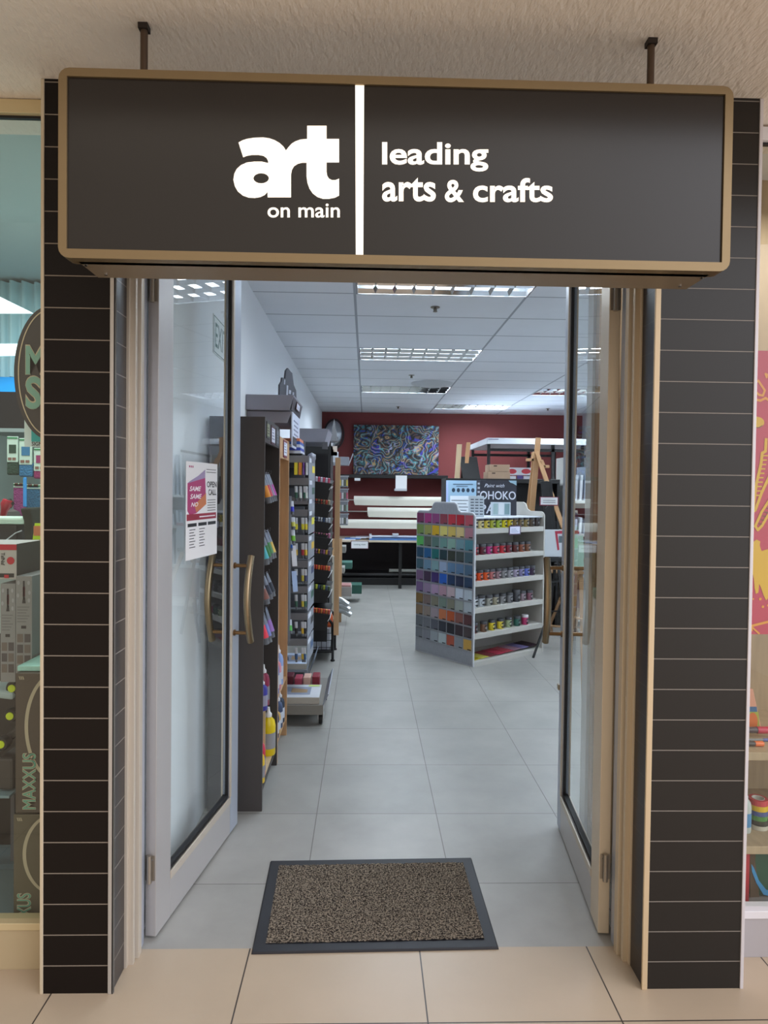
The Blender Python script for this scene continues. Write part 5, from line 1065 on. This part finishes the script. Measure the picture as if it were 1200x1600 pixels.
def ms_sign():
    Y = 2.32; c = at(79, 583, Y); R_ = 103/FPX*Y; EX = 55.5/103; root = thing('round_sign', 'oval black hanging sign with cream ring and mint letters behind the left glass', 'sign', (c.x, Y, c.z-R_))
    b = MB(); b.prism([(R_*EX*math.cos(2*PI*k/64), R_*math.sin(2*PI*k/64)) for k in range(64)], (c.x, Y, c.z), (1, 0, 0), (0, 0, 1), (0, .006, 0)); b.build('disc', [mat('#3a3432', .5)], root)
    b = MB(); r0, r1 = R_-.012, R_-.016; x0_, x1_ = R_*EX-.014, R_*EX-.018; vs = []; 
    for k in range(96): t = 2*PI*k/96; vs += [(c.x+x0_*math.cos(t), Y-.002, c.z+r0*math.sin(t)), (c.x+x1_*math.cos(t), Y-.002, c.z+r1*math.sin(t))]
    b.add(vs, [(2*k, (2*k+2) % 192, (2*k+3) % 192, 2*k+1) for k in range(96)]); b.build('ring', [mat('#cdbb9c', .5)], root)
    for mi, (bo, e, cc) in enumerate([(.05, -.0025, '#cdbb9c'), (.028, -.004, '#7fae9c')]):
        b = MB(); k = 0 if mi else 1
        text(b, 'M', at(40-k*.5, 585+k*.5, Y+e), (.066, 0, 0), (0, 0, at(40, 540-k, Y).z-at(40, 585+k, Y).z), 0, bo)
        text(b, 'S', at(40-k*.5, 639+k*.5, Y+e), (.052, 0, 0), (0, 0, at(40, 588-k, Y).z-at(40, 639+k, Y).z), 0, bo)
        b.build('lettering' if mi else 'letter_outline', [mat(cc, .5)], root)
    MB().tube([(c.x, Y+.003, c.z+R_), (c.x, Y+.003, 2.78)], .002, 6).build('cord', [DGREY], root)
ms_sign()
def sign_card():
    Y = 2.40; a, c = at(38, 698, Y), at(80, 655, Y); root = thing('window_card', 'white and turquoise card with dark print under the round sign', 'card', ((a.x+c.x)/2, Y, a.z))
    MB().box(a.x, c.x, Y, Y+.004, a.z, c.z).build('card', [mat('#dff2f2', .5)], root, .0)
    b = MB(); p, q = at(49, 690, Y-.001), at(80, 673, Y-.001); b.box(p.x, q.x, Y-.001, Y, p.z, q.z); b.build('turquoise_panel', [mat('#1fb4b4', .5)], root)
    b = MB(); p, q = at(49.5, 696.5, Y-.001), at(66, 690.5, Y-.001); text(b, 'SIGN', (p.x, Y-.0015, p.z), (q.x-p.x, 0, 0), (0, 0, q.z-p.z), 0, .02); b.build('lettering', [mat('#1f2a30', .5)], root)
sign_card()
# cleaning mitt packs
def mitt(u0, u1, v0, vm, v1, Y, c, lab, head=True):
    a, c2 = at(u0, v1, Y), at(u1, v0, Y); zm = at(u0, vm, Y).z; root = thing('mop_pack', lab, 'cleaning pack', ((a.x+c2.x)/2, Y, a.z), 0, 'cleaning packs hanging in the left shop')
    b = MB(); n_ = 8; vs = []; wx = c2.x-a.x
    b.box(a.x-.003, c2.x+.003, Y, Y+.035, a.z, zm+.01); b.build('textile', [mat(c, .9, 0, .25, 60, bump=.8, bscale=120)], root, .008)
    if head:
        MB().box(a.x, c2.x, Y-.002, Y+.01, zm, c2.z).build('card_header', [mat('#b8ccc0', .5)], root, .002)
        b = MB(); b.box(a.x+.002, c2.x-.002, Y-.004, Y-.002, c2.z-.012, c2.z-.004, 1); b.box(a.x+wx*.2, c2.x-wx*.15, Y-.004, Y-.002, zm+(c2.z-zm)*.35, zm+(c2.z-zm)*.68, 0)
        for k in range(2): b.box(a.x+wx*(.12+.4*k), a.x+wx*(.42+.4*k), Y-.004, Y-.002, zm+.01, zm+.024, 2)
        b.build('print', [mat(c, .7), mat('#2f7a50', .5), mat('#7c5a50', .5)], root)
    MB().tube([((a.x+c2.x)/2, Y+.03, c2.z-.004), ((a.x+c2.x)/2, Y+.12, c2.z-.002)], .002, 6).build('peg', [DGREY], root)
Y = 3.55
mitt(11, 28, 682, 722, 742, Y, '#1f3c30', 'dark green textile pack, leftmost of the upper row in the left shop')
mitt(30, 50, 685, 726, 745, Y, '#2c6c94', 'blue textile pack, middle of the upper row in the left shop')
mitt(53, 72, 700, 736, 748, Y, '#8a2a5c', 'green printed pack at the right of the upper row')
mitt(21, 39, 755, 762, 810, Y-.03, '#8a3a72', 'magenta textile pack in the lower row of the left shop', True)
mitt(41, 64, 757, 764, 812, Y-.03, '#235c7c', 'deep blue textile pack in the lower row of the left shop', True)
a, c = at(35.5, 792, Y-.08), at(41, 746, Y-.08); tag(MB().box(a.x, c.x, Y-.08, Y-.07, a.z, c.z).build('blue_stick', [mat('#2f8fd8', .4)], None, .004), 'bright blue flat stick hanging between the textile packs', 'stick')
a, c = at(47, 727, Y-.05), at(53, 697, Y-.05)
tag(MB().box(a.x-.005, c.x+.3, Y+.14, Y+.17, at(20, 830, Y).z, at(20, 675, Y).z).build('peg_panel', [mat('#4a6a60', .7)]), 'green grey peg panel behind the hanging packs', 'panel')
# red tool
b = MB(); b.tube([at(12, 781, 3.2), at(10, 788, 3.2), at(7, 797, 3.2), at(4, 812, 3.2), at(3, 822, 3.2)], [.02, .026, .016, .011, .010], 12); rt = tag(b.build('red_hand_tool', [mat('#b01830', .35)]), 'red handled tool with black head at the left picture edge', 'tool')
b = MB(); b.tube([at(13, 780, 3.21), at(15, 787, 3.21), at(14, 794, 3.21)], [.012, .022, .010], 10); hd = b.build('black_head', [BLACKP], rt)
tag(MB().box(-2.9, at(17, 850, 3.3).x, 3.26, 3.42, at(50, 849, 2.9).z+.001, at(10, 797, 3.3).z).build('grey_case', [mat('#57524f', .5)], None, .03), 'rounded dark grey case behind the red tool', 'case')
# camouflage bag
b = MB(); p = at(44, 850, 2.95); q = [at(30, 794, 2.95), at(46, 793, 2.95), at(50, 810, 2.95), at(54, 852, 2.95), at(37, 852, 2.95), at(36, 815, 2.95)]
b.add(q+[v+Vector((0, .12, 0)) for v in q], [(0, 1, 2, 3, 4, 5), (11, 10, 9, 8, 7, 6)]+[(i, (i+1) % 6, 6+(i+1) % 6, 6+i) for i in range(6)])
tag(b.build('camouflage_bag', [mat('#1c2218', .8, 0, .8, 30)], None, .01), 'dark camouflage bag standing on the white counter', 'bag')
def yellow_card():
    Y = 2.75; a, c = at(50, 851, Y), at(80, 818, Y); rt = thing('yellow_card', 'fluorescent yellow price card at the edge of the left pillar', 'card', ((a.x+c.x)/2, Y, a.z))
    MB().slab((a.x, Y, a.z), (c.x-a.x, 0, 0), (.006, 0.01, c.z-a.z), (0, .003, 0)).build('card', [mat('#c4e81c', .5, emit=.08)], rt); b = MB(); p, q = at(53, 837, Y), at(80, 822, Y); b.box(p.x, q.x, Y-.003, Y-.001, p.z, q.z, 0); p, q = at(52, 847, Y), at(64, 843, Y); b.box(p.x, q.x, Y-.003, Y-.001, p.z, q.z, 1); b.build('print', [mat('#cf7a4c', .5), mat('#5a6a20', .5)], rt)
yellow_card()
# white counter behind, dark base
zc_ = at(50, 849, 2.9).z
cn = thing('counter', 'white service counter with dark plinth in the left shop', 'counter', (-2.0, 3.1, 0))
MB().box(-2.9, -1.08, 2.88, 3.45, zc_-.03, zc_).build('countertop', [mat('#dbe6e8', .4)], cn, .003); MB().box(-2.85, -1.12, 2.92, 3.42, at(55, 990, 2.92).z, zc_-.03).build('cabinet', [mat('#b9cdd2', .5)], cn, .002); MB().box(-2.8, -1.14, 2.96, 3.4, 0, at(55, 990, 2.92).z).build('plinth', [mat('#2a2420', .6)], cn)
b = MB(); b.box(-2.6, at(35, 840, 3.0).x, 2.95, 3.2, zc_+.001, zc_+.075); tag(b.build('black_case', [mat('#17181a', .4)], None, .008), 'flat black case lying on the white counter', 'case')
b = MB(); b.slab((at(5, 830, 2.95).x-.15, 2.95, zc_+.077), (.24, 0, .0), (0, .14, 0), (0, 0, .03)); tag(b.build('white_packet', [mat('#c4dccc', .6)], None, .01), 'crumpled white packet on the flat black case', 'packet')
b = MB(); b.tube([at(2, 850, 2.9), at(12, 842, 2.9), at(24, 833, 2.9), at(34, 829, 2.9)], .0022, 6); tag(b.build('cable', [mat('#b8bcc0', .5)]), 'thin white cable running up across the black case', 'cable')
# red / white box on the vacuum boxes
def rw_box():
    Y = 2.52; a, c = at(-30, 905, Y), at(26, 850, Y); rt = thing('tool_carton', 'red and white printed carton on top of the grey boxes', 'box', ((a.x+c.x)/2, Y+.08, a.z))
    x1 = c.x; MB().box(-1.75, x1, Y, Y+.2, a.z, c.z).build('carton', [mat('#b4b0ac', .5)], rt, .002)
    MB().box(x1, x1+.001, Y, Y+.2, a.z, c.z).build('dark_side', [mat('#3a3430', .6, 0, .3, 20)], rt)
    b = MB(); p, q = at(-30, 859, Y-.001), at(26, 851, Y-.001); b.box(-1.75, x1, Y-.002, Y, p.z, q.z, 0); p, q = at(-5, 902, Y), at(22, 896, Y); b.box(p.x, q.x, Y-.002, Y, p.z, q.z, 1)
    cc = at(17, 876, Y); b.add([(cc.x+.014*math.cos(2*PI*k/20), Y-.002, cc.z+.014*math.sin(2*PI*k/20)) for k in range(20)], [tuple(range(20))], 0)
    p = at(9, 903, Y); b.box(p.x-.004, p.x+.012, Y-.003, Y, p.z, p.z+.012, 0)
    text(b, 'TafNaf', at(1.5, 863.5, Y-.002), Vector((0, 0, -.047)), Vector((.014, 0, 0)), 1, .02)
    b.build('print', [mat('#b8182c', .5), mat('#1c1a1a', .5)], rt)
rw_box()
def vac_box(u0, u1, v0, v1, Y, lab):
    x0, x1 = at(u0, 960, Y).x, at(u1, 960, Y).x; z1 = at((u0+u1)/2, v0, Y).z; z0 = at((u0+u1)/2, v1, Y).z
    rt = thing('vacuum_carton', lab, 'box', ((x0+x1)/2, Y+.1, z0), 0, 'grey stick vacuum cartons in the left window'); MB().box(x0, x1, Y, Y+.22, z0, z1).build('carton', [mat('#868686', .4, .1)], rt, .0015)
    W_, H_ = x1-x0, z1-z0; O = Vector((x0, Y-.0012, z0)); b = MB(); A = Vector((W_, 0, 0)); B_ = Vector((0, 0, H_))
    def el(cx, cy, rx, ry, mi): b.add([O+A*(cx+rx*math.cos(2*PI*k/16))+B_*(cy+ry*math.sin(2*PI*k/16)) for k in range(16)], [tuple(range(16))], mi)
    quad(b, O+A*.45+B_*.76, A*.11, B_*.19, 0); quad(b, O+A*.44+B_*.79, A*.14, B_*.10, 1); b.add([O+A*.40+B_*.72, O+A*.62+B_*.72, O+A*.58+B_*.78, O+A*.46+B_*.78], [(0, 1, 2, 3)], 0)
    for (x, y) in ((.18, .93), (.8, .93), (.85, .83), (.15, .80), (.82, .75)): el(x, y, .08, .022, 2)
    for k in range(6): quad(b, O+A*.1+B_*(.68-.03*k), A*(.75-.1*(k % 3)), B_*.004, 3)
    quad(b, O+A*.35+B_*.46, A*.3, B_*.03, 0)
    for j in range(3):
        for i_ in range(2): quad(b, O+A*(.1+.45*i_)+B_*(.32-.11*j), A*.36, B_*.085, 4 if (i_+j) % 2 else 5)
    b.build('print', [mat('#242226', .5), mat('#7a2a38', .5), mat('#9c9ca0', .5), mat('#4c4c50', .5), mat('#4a4446', .5), mat('#6a5f58', .5)], rt)
vac_box(0.5, 24, 912, 1066, 2.50, 'grey carton printed with a stick vacuum, the left one')
vac_box(24.5, 50, 900, 1052, 2.50, 'grey carton printed with a stick vacuum, right beside the first')
# rounded white slab and roller wheels
def roller():
    Y = 2.55; rt = thing('abdominal_roller', 'exercise machine with yellow-green wheel hubs beside the brown cartons', 'exercise machine', (at(5, 1150, Y).x, Y, at(5, 1172, Y).z))
    for (u, v) in ((23, 1073), (20, 1116), (6, 1160)):
        c = at(u, v, Y); b = MB(); b.lathe([(.022, -.02), (.026, -.012), (.026, .012), (.022, .02)], c, 20, axis='y'); w_ = b.build('wheel', [BLACKP], rt)
        b = MB(); b.lathe([(.014, -.024), (.015, .0)], c, 16, axis='y'); b.build('hub', [mat('#c4d81c', .4)], w_)
    b = MB(); b.bar(at(-10, 1175, Y+.04), at(40, 1130, Y+.04), .03, .045, up=(0, 1, 0)); b.build('frame_bar', [mat('#2a2827', .4)], rt, .01)
    b = MB(); b.slab(at(-20, 1090, Y-.03), (at(20, 1090, Y).x-at(-20, 1090, Y).x, 0, -.012), (0, .15, .02), (0, 0, .03)); b.build('seat_pad', [mat('#9fb0b0', .4)], rt, .01)
    b = MB(); b.box(at(-5, 1200, Y).x, at(20, 1200, Y).x, Y, Y+.12, at(0, 1235, Y).z, at(0, 1185, Y).z); b.build('foot_plate', [mat('#3a3634', .5)], rt, .01)
    zp0 = at(30, 1436, 2.36).z; z = at(0, 1238, Y).z; MB().box(-1.9, at(21, 1240, Y).x, Y-.03, Y+.2, z-.01, z).build('support_board', [mat('#7a9298', .4)], rt, .002)
    MB().tube([Vector((at(-2, 1300, Y).x, Y+.16, zp0)), Vector((at(-2, 1300, Y).x, Y+.16, z))], .012, 8).build('leg', [DGREY], rt); zp = at(30, 1436, 2.36).z; MB().box(-1.75, -1.25, Y+.12, Y+.25, zp, zp+.02).build('base', [mat('#5a6a70', .5)], rt)
    MB().box(-1.40, -1.385, Y+.14, Y+.155, zp0, z-.01).build('leg', [DGREY], rt)
roller()
def maxxus(v0, v1, lab, txt, Y, u0):
    a, c = at(u0, v1, Y), at(u0, v0, Y); x0 = a.x; x1 = -1.04; z0, z1 = a.z, c.z; rt = thing('equipment_carton', lab, 'box', ((x0+x1)/2, Y+.12, z0), 0, 'brown equipment cartons in the left window')
    MB().box(x0, x1, Y, Y+.3, z0, z1).build('carton', [mat('#4a4036' if v0 < 1200 else '#57503f', .6)], rt, .002)
    b = MB(); e = Y-.0015; cx, cz = x0+.150, z0+(z1-z0)*.62; rx, rz = .118, (z1-z0)*.40; vs = []
    N_ = 40
    for k in range(N_+1):
        t = math.radians(60+240*k/N_); wv = 1-.09*(1+.5*math.sin(t)); vs += [(cx+rx*math.cos(t), e, cz+rz*math.sin(t)), (cx+rx*.93*math.cos(t)+.004, e, cz+rz*.955*math.sin(t))]
    b.add(vs, [(2*k, 2*k+2, 2*k+3, 2*k+1) for k in range(N_)], 0)
    hh = z1-z0; L_ = min(.235, hh*.47)
    if txt == 'MAXXUS':
        o = Vector((x0+.072, e, z0+.012)); text(b, 'MAXXUS', o, (0, 0, .20), (-.048, 0, .0), 0, .045); o2 = Vector((x0+.071, e-.0005, z0+.014)); text(b, 'MAXXUS', o2, (0, 0, .196), (-.045, 0, 0), 1, .0)
    else:
        text(b, 'XUS', Vector((x0+.062, e, z0+.006)), (0, 0, .085), (-.05, 0, 0), 0, .045); text(b, 'XUS', Vector((x0+.061, e-.0005, z0+.008)), (0, 0, .081), (-.047, 0, 0), 1, 0)
    for k in range(3): quad(b, (x0+.016+.006*k, e, z1-.022), (.003, 0, 0), (-.004, 0, .012), 0)
    b.build('print', [mat('#b0a58c', .5), mat('#5f9c84', .5)], rt)
maxxus(1052, 1270, 'upper dark brown carton with a large cream loop and green lettering', 'MAXXUS', 2.36, 24)
maxxus(1273, 1435, 'lower olive brown carton, stood under the upper one', 'XUS', 2.36, 21)
b = MB(); a = at(36, 1044, 2.40); b.box(a.x-.01, -1.06, 2.38, 2.6, at(36, 1052, 2.36).z+.002, at(36, 1052, 2.36).z+.02); tag(b.build('mint_box', [mat('#9fd0c4', .5, 0, .3, 20)], None, .002), 'mint and white flat box on top of the brown cartons', 'box')
tag(MB().box(-2.4, -1.03, 2.325, 2.86, 0, at(30, 1436, 2.36).z-.002).build('window_plinth', [mat('#6a7a7c', .5)], None, .002), 'low plinth inside the left window carrying the cartons', 'plinth')

# ================================================================== RIGHT NEIGHBOUR WINDOW
def pink_poster():
    Y = 2.345; x0 = PX3+.02; x1 = 1.80; z1 = at(1195, 548, Y).z; z0 = at(1178, 991, Y).z
    rt = thing('window_poster', 'bright pink poster with yellow drawings behind the right glass', 'poster', ((x0+x1)/2, Y, z0))
    MB().box(x0, x1, Y, Y+.002, z0, z1).build('sheet', [mat('#c2324f', .5)], rt)
    e = Y-.0012; YL = mat('#dfae14', .5); YO = mat('#e89a28', .5); b = MB()
    def pp(u, v, d=0): p = at(u, v, e-d); return Vector((p.x, e-d, p.z))
    lay = [0]
    def stroke(pts, w_, mi=0):
        w_ *= 1.7
        ps = [pp(*p) for p in pts]
        for i in range(len(ps)-1):
            d = (ps[i+1]-ps[i]); lay[0] += 1; off_ = Vector((0, -2e-5*lay[0], 0))
            if d.length < 1e-5: continue
            nn_ = Vector((-d.z, 0, d.x)).normalized()*w_/2; ex = d.normalized()*w_*.3; b.add([p_+off_ for p_ in (ps[i]-nn_-ex, ps[i+1]-nn_+ex, ps[i+1]+nn_+ex, ps[i]+nn_-ex)], [(0, 1, 2, 3)], mi)
    # ribbon-like loops
    stroke([(1181, 597), (1185, 595), (1195, 610), (1192, 618), (1186, 617), (1181, 612)], .0045, 1); stroke([(1179, 624), (1188, 626), (1196, 622), (1206, 628)], .005, 1); stroke([(1198, 590), (1196, 584), (1200, 586), (1210, 612)], .004, 1)
    # oval
    c = pp(1182, 660); b.add([c+Vector((.028*math.cos(2*PI*k/24), 0, .020*math.sin(2*PI*k/24))) for k in range(24)], [tuple(range(24))], 0); stroke([(1179, 668), (1186, 668), (1191, 665)], .0018, 2)
    # comb shapes
    stroke([(1197, 686), (1196, 705), (1191, 708), (1189, 725), (1182, 755), (1178, 785), (1176, 800)], .006, 0); stroke([(1176, 800), (1180, 797), (1190, 770), (1203, 742)], .006, 0)
    for k in range(10): t = k/9; stroke([(1191.5-11*t, 712+62*t), (1199-12*t, 712+62*t)], .0028, 0)
    stroke([(1203, 780), (1190, 800), (1180, 822), (1184, 828), (1190, 822), (1206, 795)], .0055, 0)
    for k in range(5): stroke([(1186+3*k, 818-6*k), (1190+3*k, 819-6*k)], .002, 2)
    # splash
    poly = [(1173, 849), (1178, 846), (1182, 843), (1188, 846), (1187, 852), (1190, 861), (1196, 859), (1210, 856), (1214, 930), (1203, 932), (1197, 938), (1193, 930), (1189, 918), (1186, 912), (1185, 926), (1181, 928), (1179, 918), (1178, 905), (1176, 896), (1172, 900), (1170, 886)]
    b.add([pp(*p) for p in poly], [tuple(range(len(poly)))], 0)
    for (u, v, r_) in ((1173, 909, .005), (1188, 936, .005), (1192, 948, .005), (1177, 936, .003), (1200, 946, .004)): c = pp(u, v); b.add([c+Vector((r_*math.cos(2*PI*k/12), 0, r_*math.sin(2*PI*k/12))) for k in range(12)], [tuple(range(12))], 1)
    stroke([(1174, 985), (1174, 978), (1190, 974), (1206, 970)], .005, 1); stroke([(1175, 980), (1186, 990)], .0035, 1)
    b.build('drawing', [YL, YO, mat('#7a4a18', .5)], rt)
pink_poster()
WR = 2.70
shv = thing('display_shelf', 'light wood shelves inside the right neighbour window', 'shelf', (1.8, 2.6, 0))
zA = at(1185, 1163, 2.50).z; zB = at(1180, 1305, 2.50).z
for z in (zA, zB): MB().box(1.27, 2.5, 2.42, 2.90, z-.03, z).build('shelf_board', [OAK], shv, .002)
MB().box(1.27, 1.29, 2.42, 2.90, .02, 2.2).build('side_panel', [OAK], shv); MB().box(1.27, 2.5, 2.36, 2.90, 0, at(1180, 1420, 2.42).z-.005).build('base_board', [mat('#8a8480', .5)], shv)
# orange card pack on shelf A
Y = 2.62; a, c = at(1166, 1150, Y), at(1188, 1077, Y)
rt = thing('craft_pack', 'peach and orange craft pack standing on the upper wooden shelf', 'pack', ((a.x+c.x)/2, Y, zA))
b = MB(); b.hexa([(a.x, Y, zA+.001), (at(1191, 1150, Y).x, Y, zA+.001), (at(1191, 1150, Y).x, Y+.05, zA+.001), (a.x, Y+.05, zA+.001)], [(a.x, Y, c.z), (at(1177, 1077, Y).x, Y, c.z), (at(1177, 1077, Y).x, Y+.02, c.z), (a.x, Y+.02, c.z)]); b.build('pack_card', [mat('#dd9d84', .5)], rt, .002)
b = MB(); p, q = at(1166, 1112, Y), at(1183, 1104, Y); b.add([(p.x, Y-.002, p.z), (q.x, Y-.002, p.z), (q.x-.003, Y-.002, q.z), (p.x, Y-.002, q.z)], [(0, 1, 2, 3)], 0); p, q = at(1166, 1150, Y), at(1189, 1112, Y); b.add([(p.x, Y-.002, p.z), (q.x, Y-.002, p.z), (q.x-.012, Y-.002, q.z), (p.x, Y-.002, q.z)], [(0, 1, 2, 3)], 1)
cc = at(1175, 1127, Y); b.add([(cc.x+.021*math.cos(2*PI*k/20), Y-.004, cc.z+.036*math.sin(2*PI*k/20)) for k in range(20)], [tuple(range(20))], 2); b.build('print', [mat('#2f6494', .5), mat('#a4ac3c', .5), mat('#d8702c', .5)], rt)
for k, (u0, u1, v, r_, c1, c2_, lab) in enumerate([(1150, 1182, 1153, .014, '#54444a', '#c02444', 'fat red and black marker lying topmost on the upper wooden shelf'), (1150, 1192, 1159.5, .006, '#8a8a8c', '#5a64a4', 'thin grey and blue marker lying behind the orange one'), (1150, 1179, 1165, .010, '#4a4444', '#e8743c', 'orange and dark marker lying at the front of the shelf')]):
    Yk = 2.58-.05*k+.0; rt = thing('marker_pen', lab, 'marker', (at(u1, v, Yk).x, Yk, zA), 0, 'markers on the upper wooden shelf')
    zc = zA+r_+(.012 if k == 0 else .0); x0 = at(u0, v, Yk).x; xm = at(u1, v, Yk).x; x2 = at(u1+22-4*k, v, Yk).x
    MB().tube([(x0, Yk, zc), (xm, Yk, zc)], r_*.85, 12).build('barrel', [mat(c1, .35)], rt); MB().tube([(xm, Yk, zc), (x2-.004, Yk, zc), (x2, Yk, zc)], [r_, r_, r_*.7], 12).build('cap', [mat(c2_, .35)], rt)
# tape rolls stacked on shelf B
Yt = 2.56; px = at(1184, 1290, Yt).x
zz = zB+.001; 
for k, (c, h, nm) in enumerate([('#cbc4b4', .017, 'cream'), ('#3c3c34', .020, 'black'), ('#4f8a44', .018, 'green'), ('#4a5a90', .018, 'blue'), ('#dfb828', .021, 'yellow'), ('#c8404a', .022, 'red')]):
    R_ = .034; b = MB(); dx = (.001, .003, -.001, .001, 0, -.001)[k]; seg = 28; vs = []
    for (r_, z_) in ((R_, 0), (R_, h-.0006), (R_*.68, h-.0006), (R_*.68, 0)):
        for j in range(seg): t = 2*PI*j/seg; vs.append((px+dx+r_*math.cos(t), Yt+r_*math.sin(t), zz+z_))
    b.add(vs, [(i*seg+j, i*seg+(j+1) % seg, ((i+1) % 4)*seg+(j+1) % seg, ((i+1) % 4)*seg+j) for i in range(4) for j in range(seg)], 0, False)
    tp = tag(b.build('tape_roll', [mat(c, .45)]), '%s tape roll in the stack on the lower wooden shelf' % nm, 'tape roll', 'tape rolls stacked on the lower wooden shelf')
    b = MB(); vs = []
    for (r_, z_) in ((R_*.68, 0), (R_*.68, h-.0003), (R_*.6, h-.0003), (R_*.6, 0)):
        for j in range(seg): t = 2*PI*j/seg; vs.append((px+dx+r_*math.cos(t), Yt+r_*math.sin(t), zz+z_))
    b.add(vs, [(i*seg+j, i*seg+(j+1) % seg, ((i+1) % 4)*seg+(j+1) % seg, ((i+1) % 4)*seg+j) for i in range(4) for j in range(seg)]); b.build('core', [mat('#d8d4cc', .6)], tp); zz += h
g_ = at(1166, 1290, 2.52); bottle('glue_bottle', 'pale plastic glue bottle beside the stacked tape rolls', (g_.x-.002, 2.53, zB+.001), .16, .024, mat('#b9c0bc', .35), mat('#c8ccd0', .4), mat('#4f8ab8', .5), None)
# bottom: red book and green bag
zf = at(1180, 1420, 2.42).z-.004
a = at(1163, 1420, 2.45); tag(MB().box(1.30, at(1170.5, 1400, 2.45).x, 2.45, 2.70, zf, at(1165, 1318, 2.45).z).build('red_book', [mat('#b82c38', .5)], None, .002), 'upright red book at the left end of the lowest display', 'book')
def green_bag():
    Y = 2.50; rt = thing('green_case', 'dark green zip case with blue stripe and oval badge', 'case', (at(1195, 1400, Y).x, Y+.04, zf)); z1 = at(1185, 1312, Y).z
    x0 = at(1172, 1400, Y).x; b = MB(); b.hexa([(x0, Y, zf), (1.95, Y, zf), (1.95, Y+.10, zf), (x0, Y+.10, zf)], [(x0+.0, Y+.02, z1), (1.95, Y+.02, z1), (1.95, Y+.08, z1), (x0+.0, Y+.08, z1)]); b.build('body', [mat('#23553c', .6, 0, .15, 10)], rt, .01)
    b = MB(); b.add([at(1172, 1317, Y-.001), at(1182, 1321, Y-.001), at(1180, 1345, Y-.001), at(1185, 1385, Y-.001), at(1188, 1418, Y-.003), at(1172, 1418, Y-.003)], [(0, 1, 2, 3, 4, 5)]); b.build('brown_edge', [mat('#5d4a35', .7)], rt)
    b = MB(); b.add([at(1174, 1350, Y-.004), at(1178, 1356, Y-.004), at(1186, 1376, Y-.004), at(1197, 1390, Y-.004), at(1210, 1394, Y-.004), at(1210, 1402, Y-.004), at(1193, 1398, Y-.004), at(1182, 1380, Y-.004), at(1175, 1362, Y-.004)], [tuple(range(9))]); b.build('blue_stripe', [mat('#4aa0d8', .4)], rt)
    c = at(1189, 1328, Y-.004); b = MB(); b.add([(c.x+.0165*math.cos(2*PI*k/20), Y-.002, c.z+.0085*math.sin(2*PI*k/20)) for k in range(20)], [tuple(range(20))], 0); text(b, 'dala', (c.x-.010, Y-.003, c.z-.004), (.02, 0, 0), (0, 0, .008), 1, .02, .3); b.build('badge', [mat('#d8dcd4', .5), mat('#2a2a2a', .5)], rt)
green_bag()
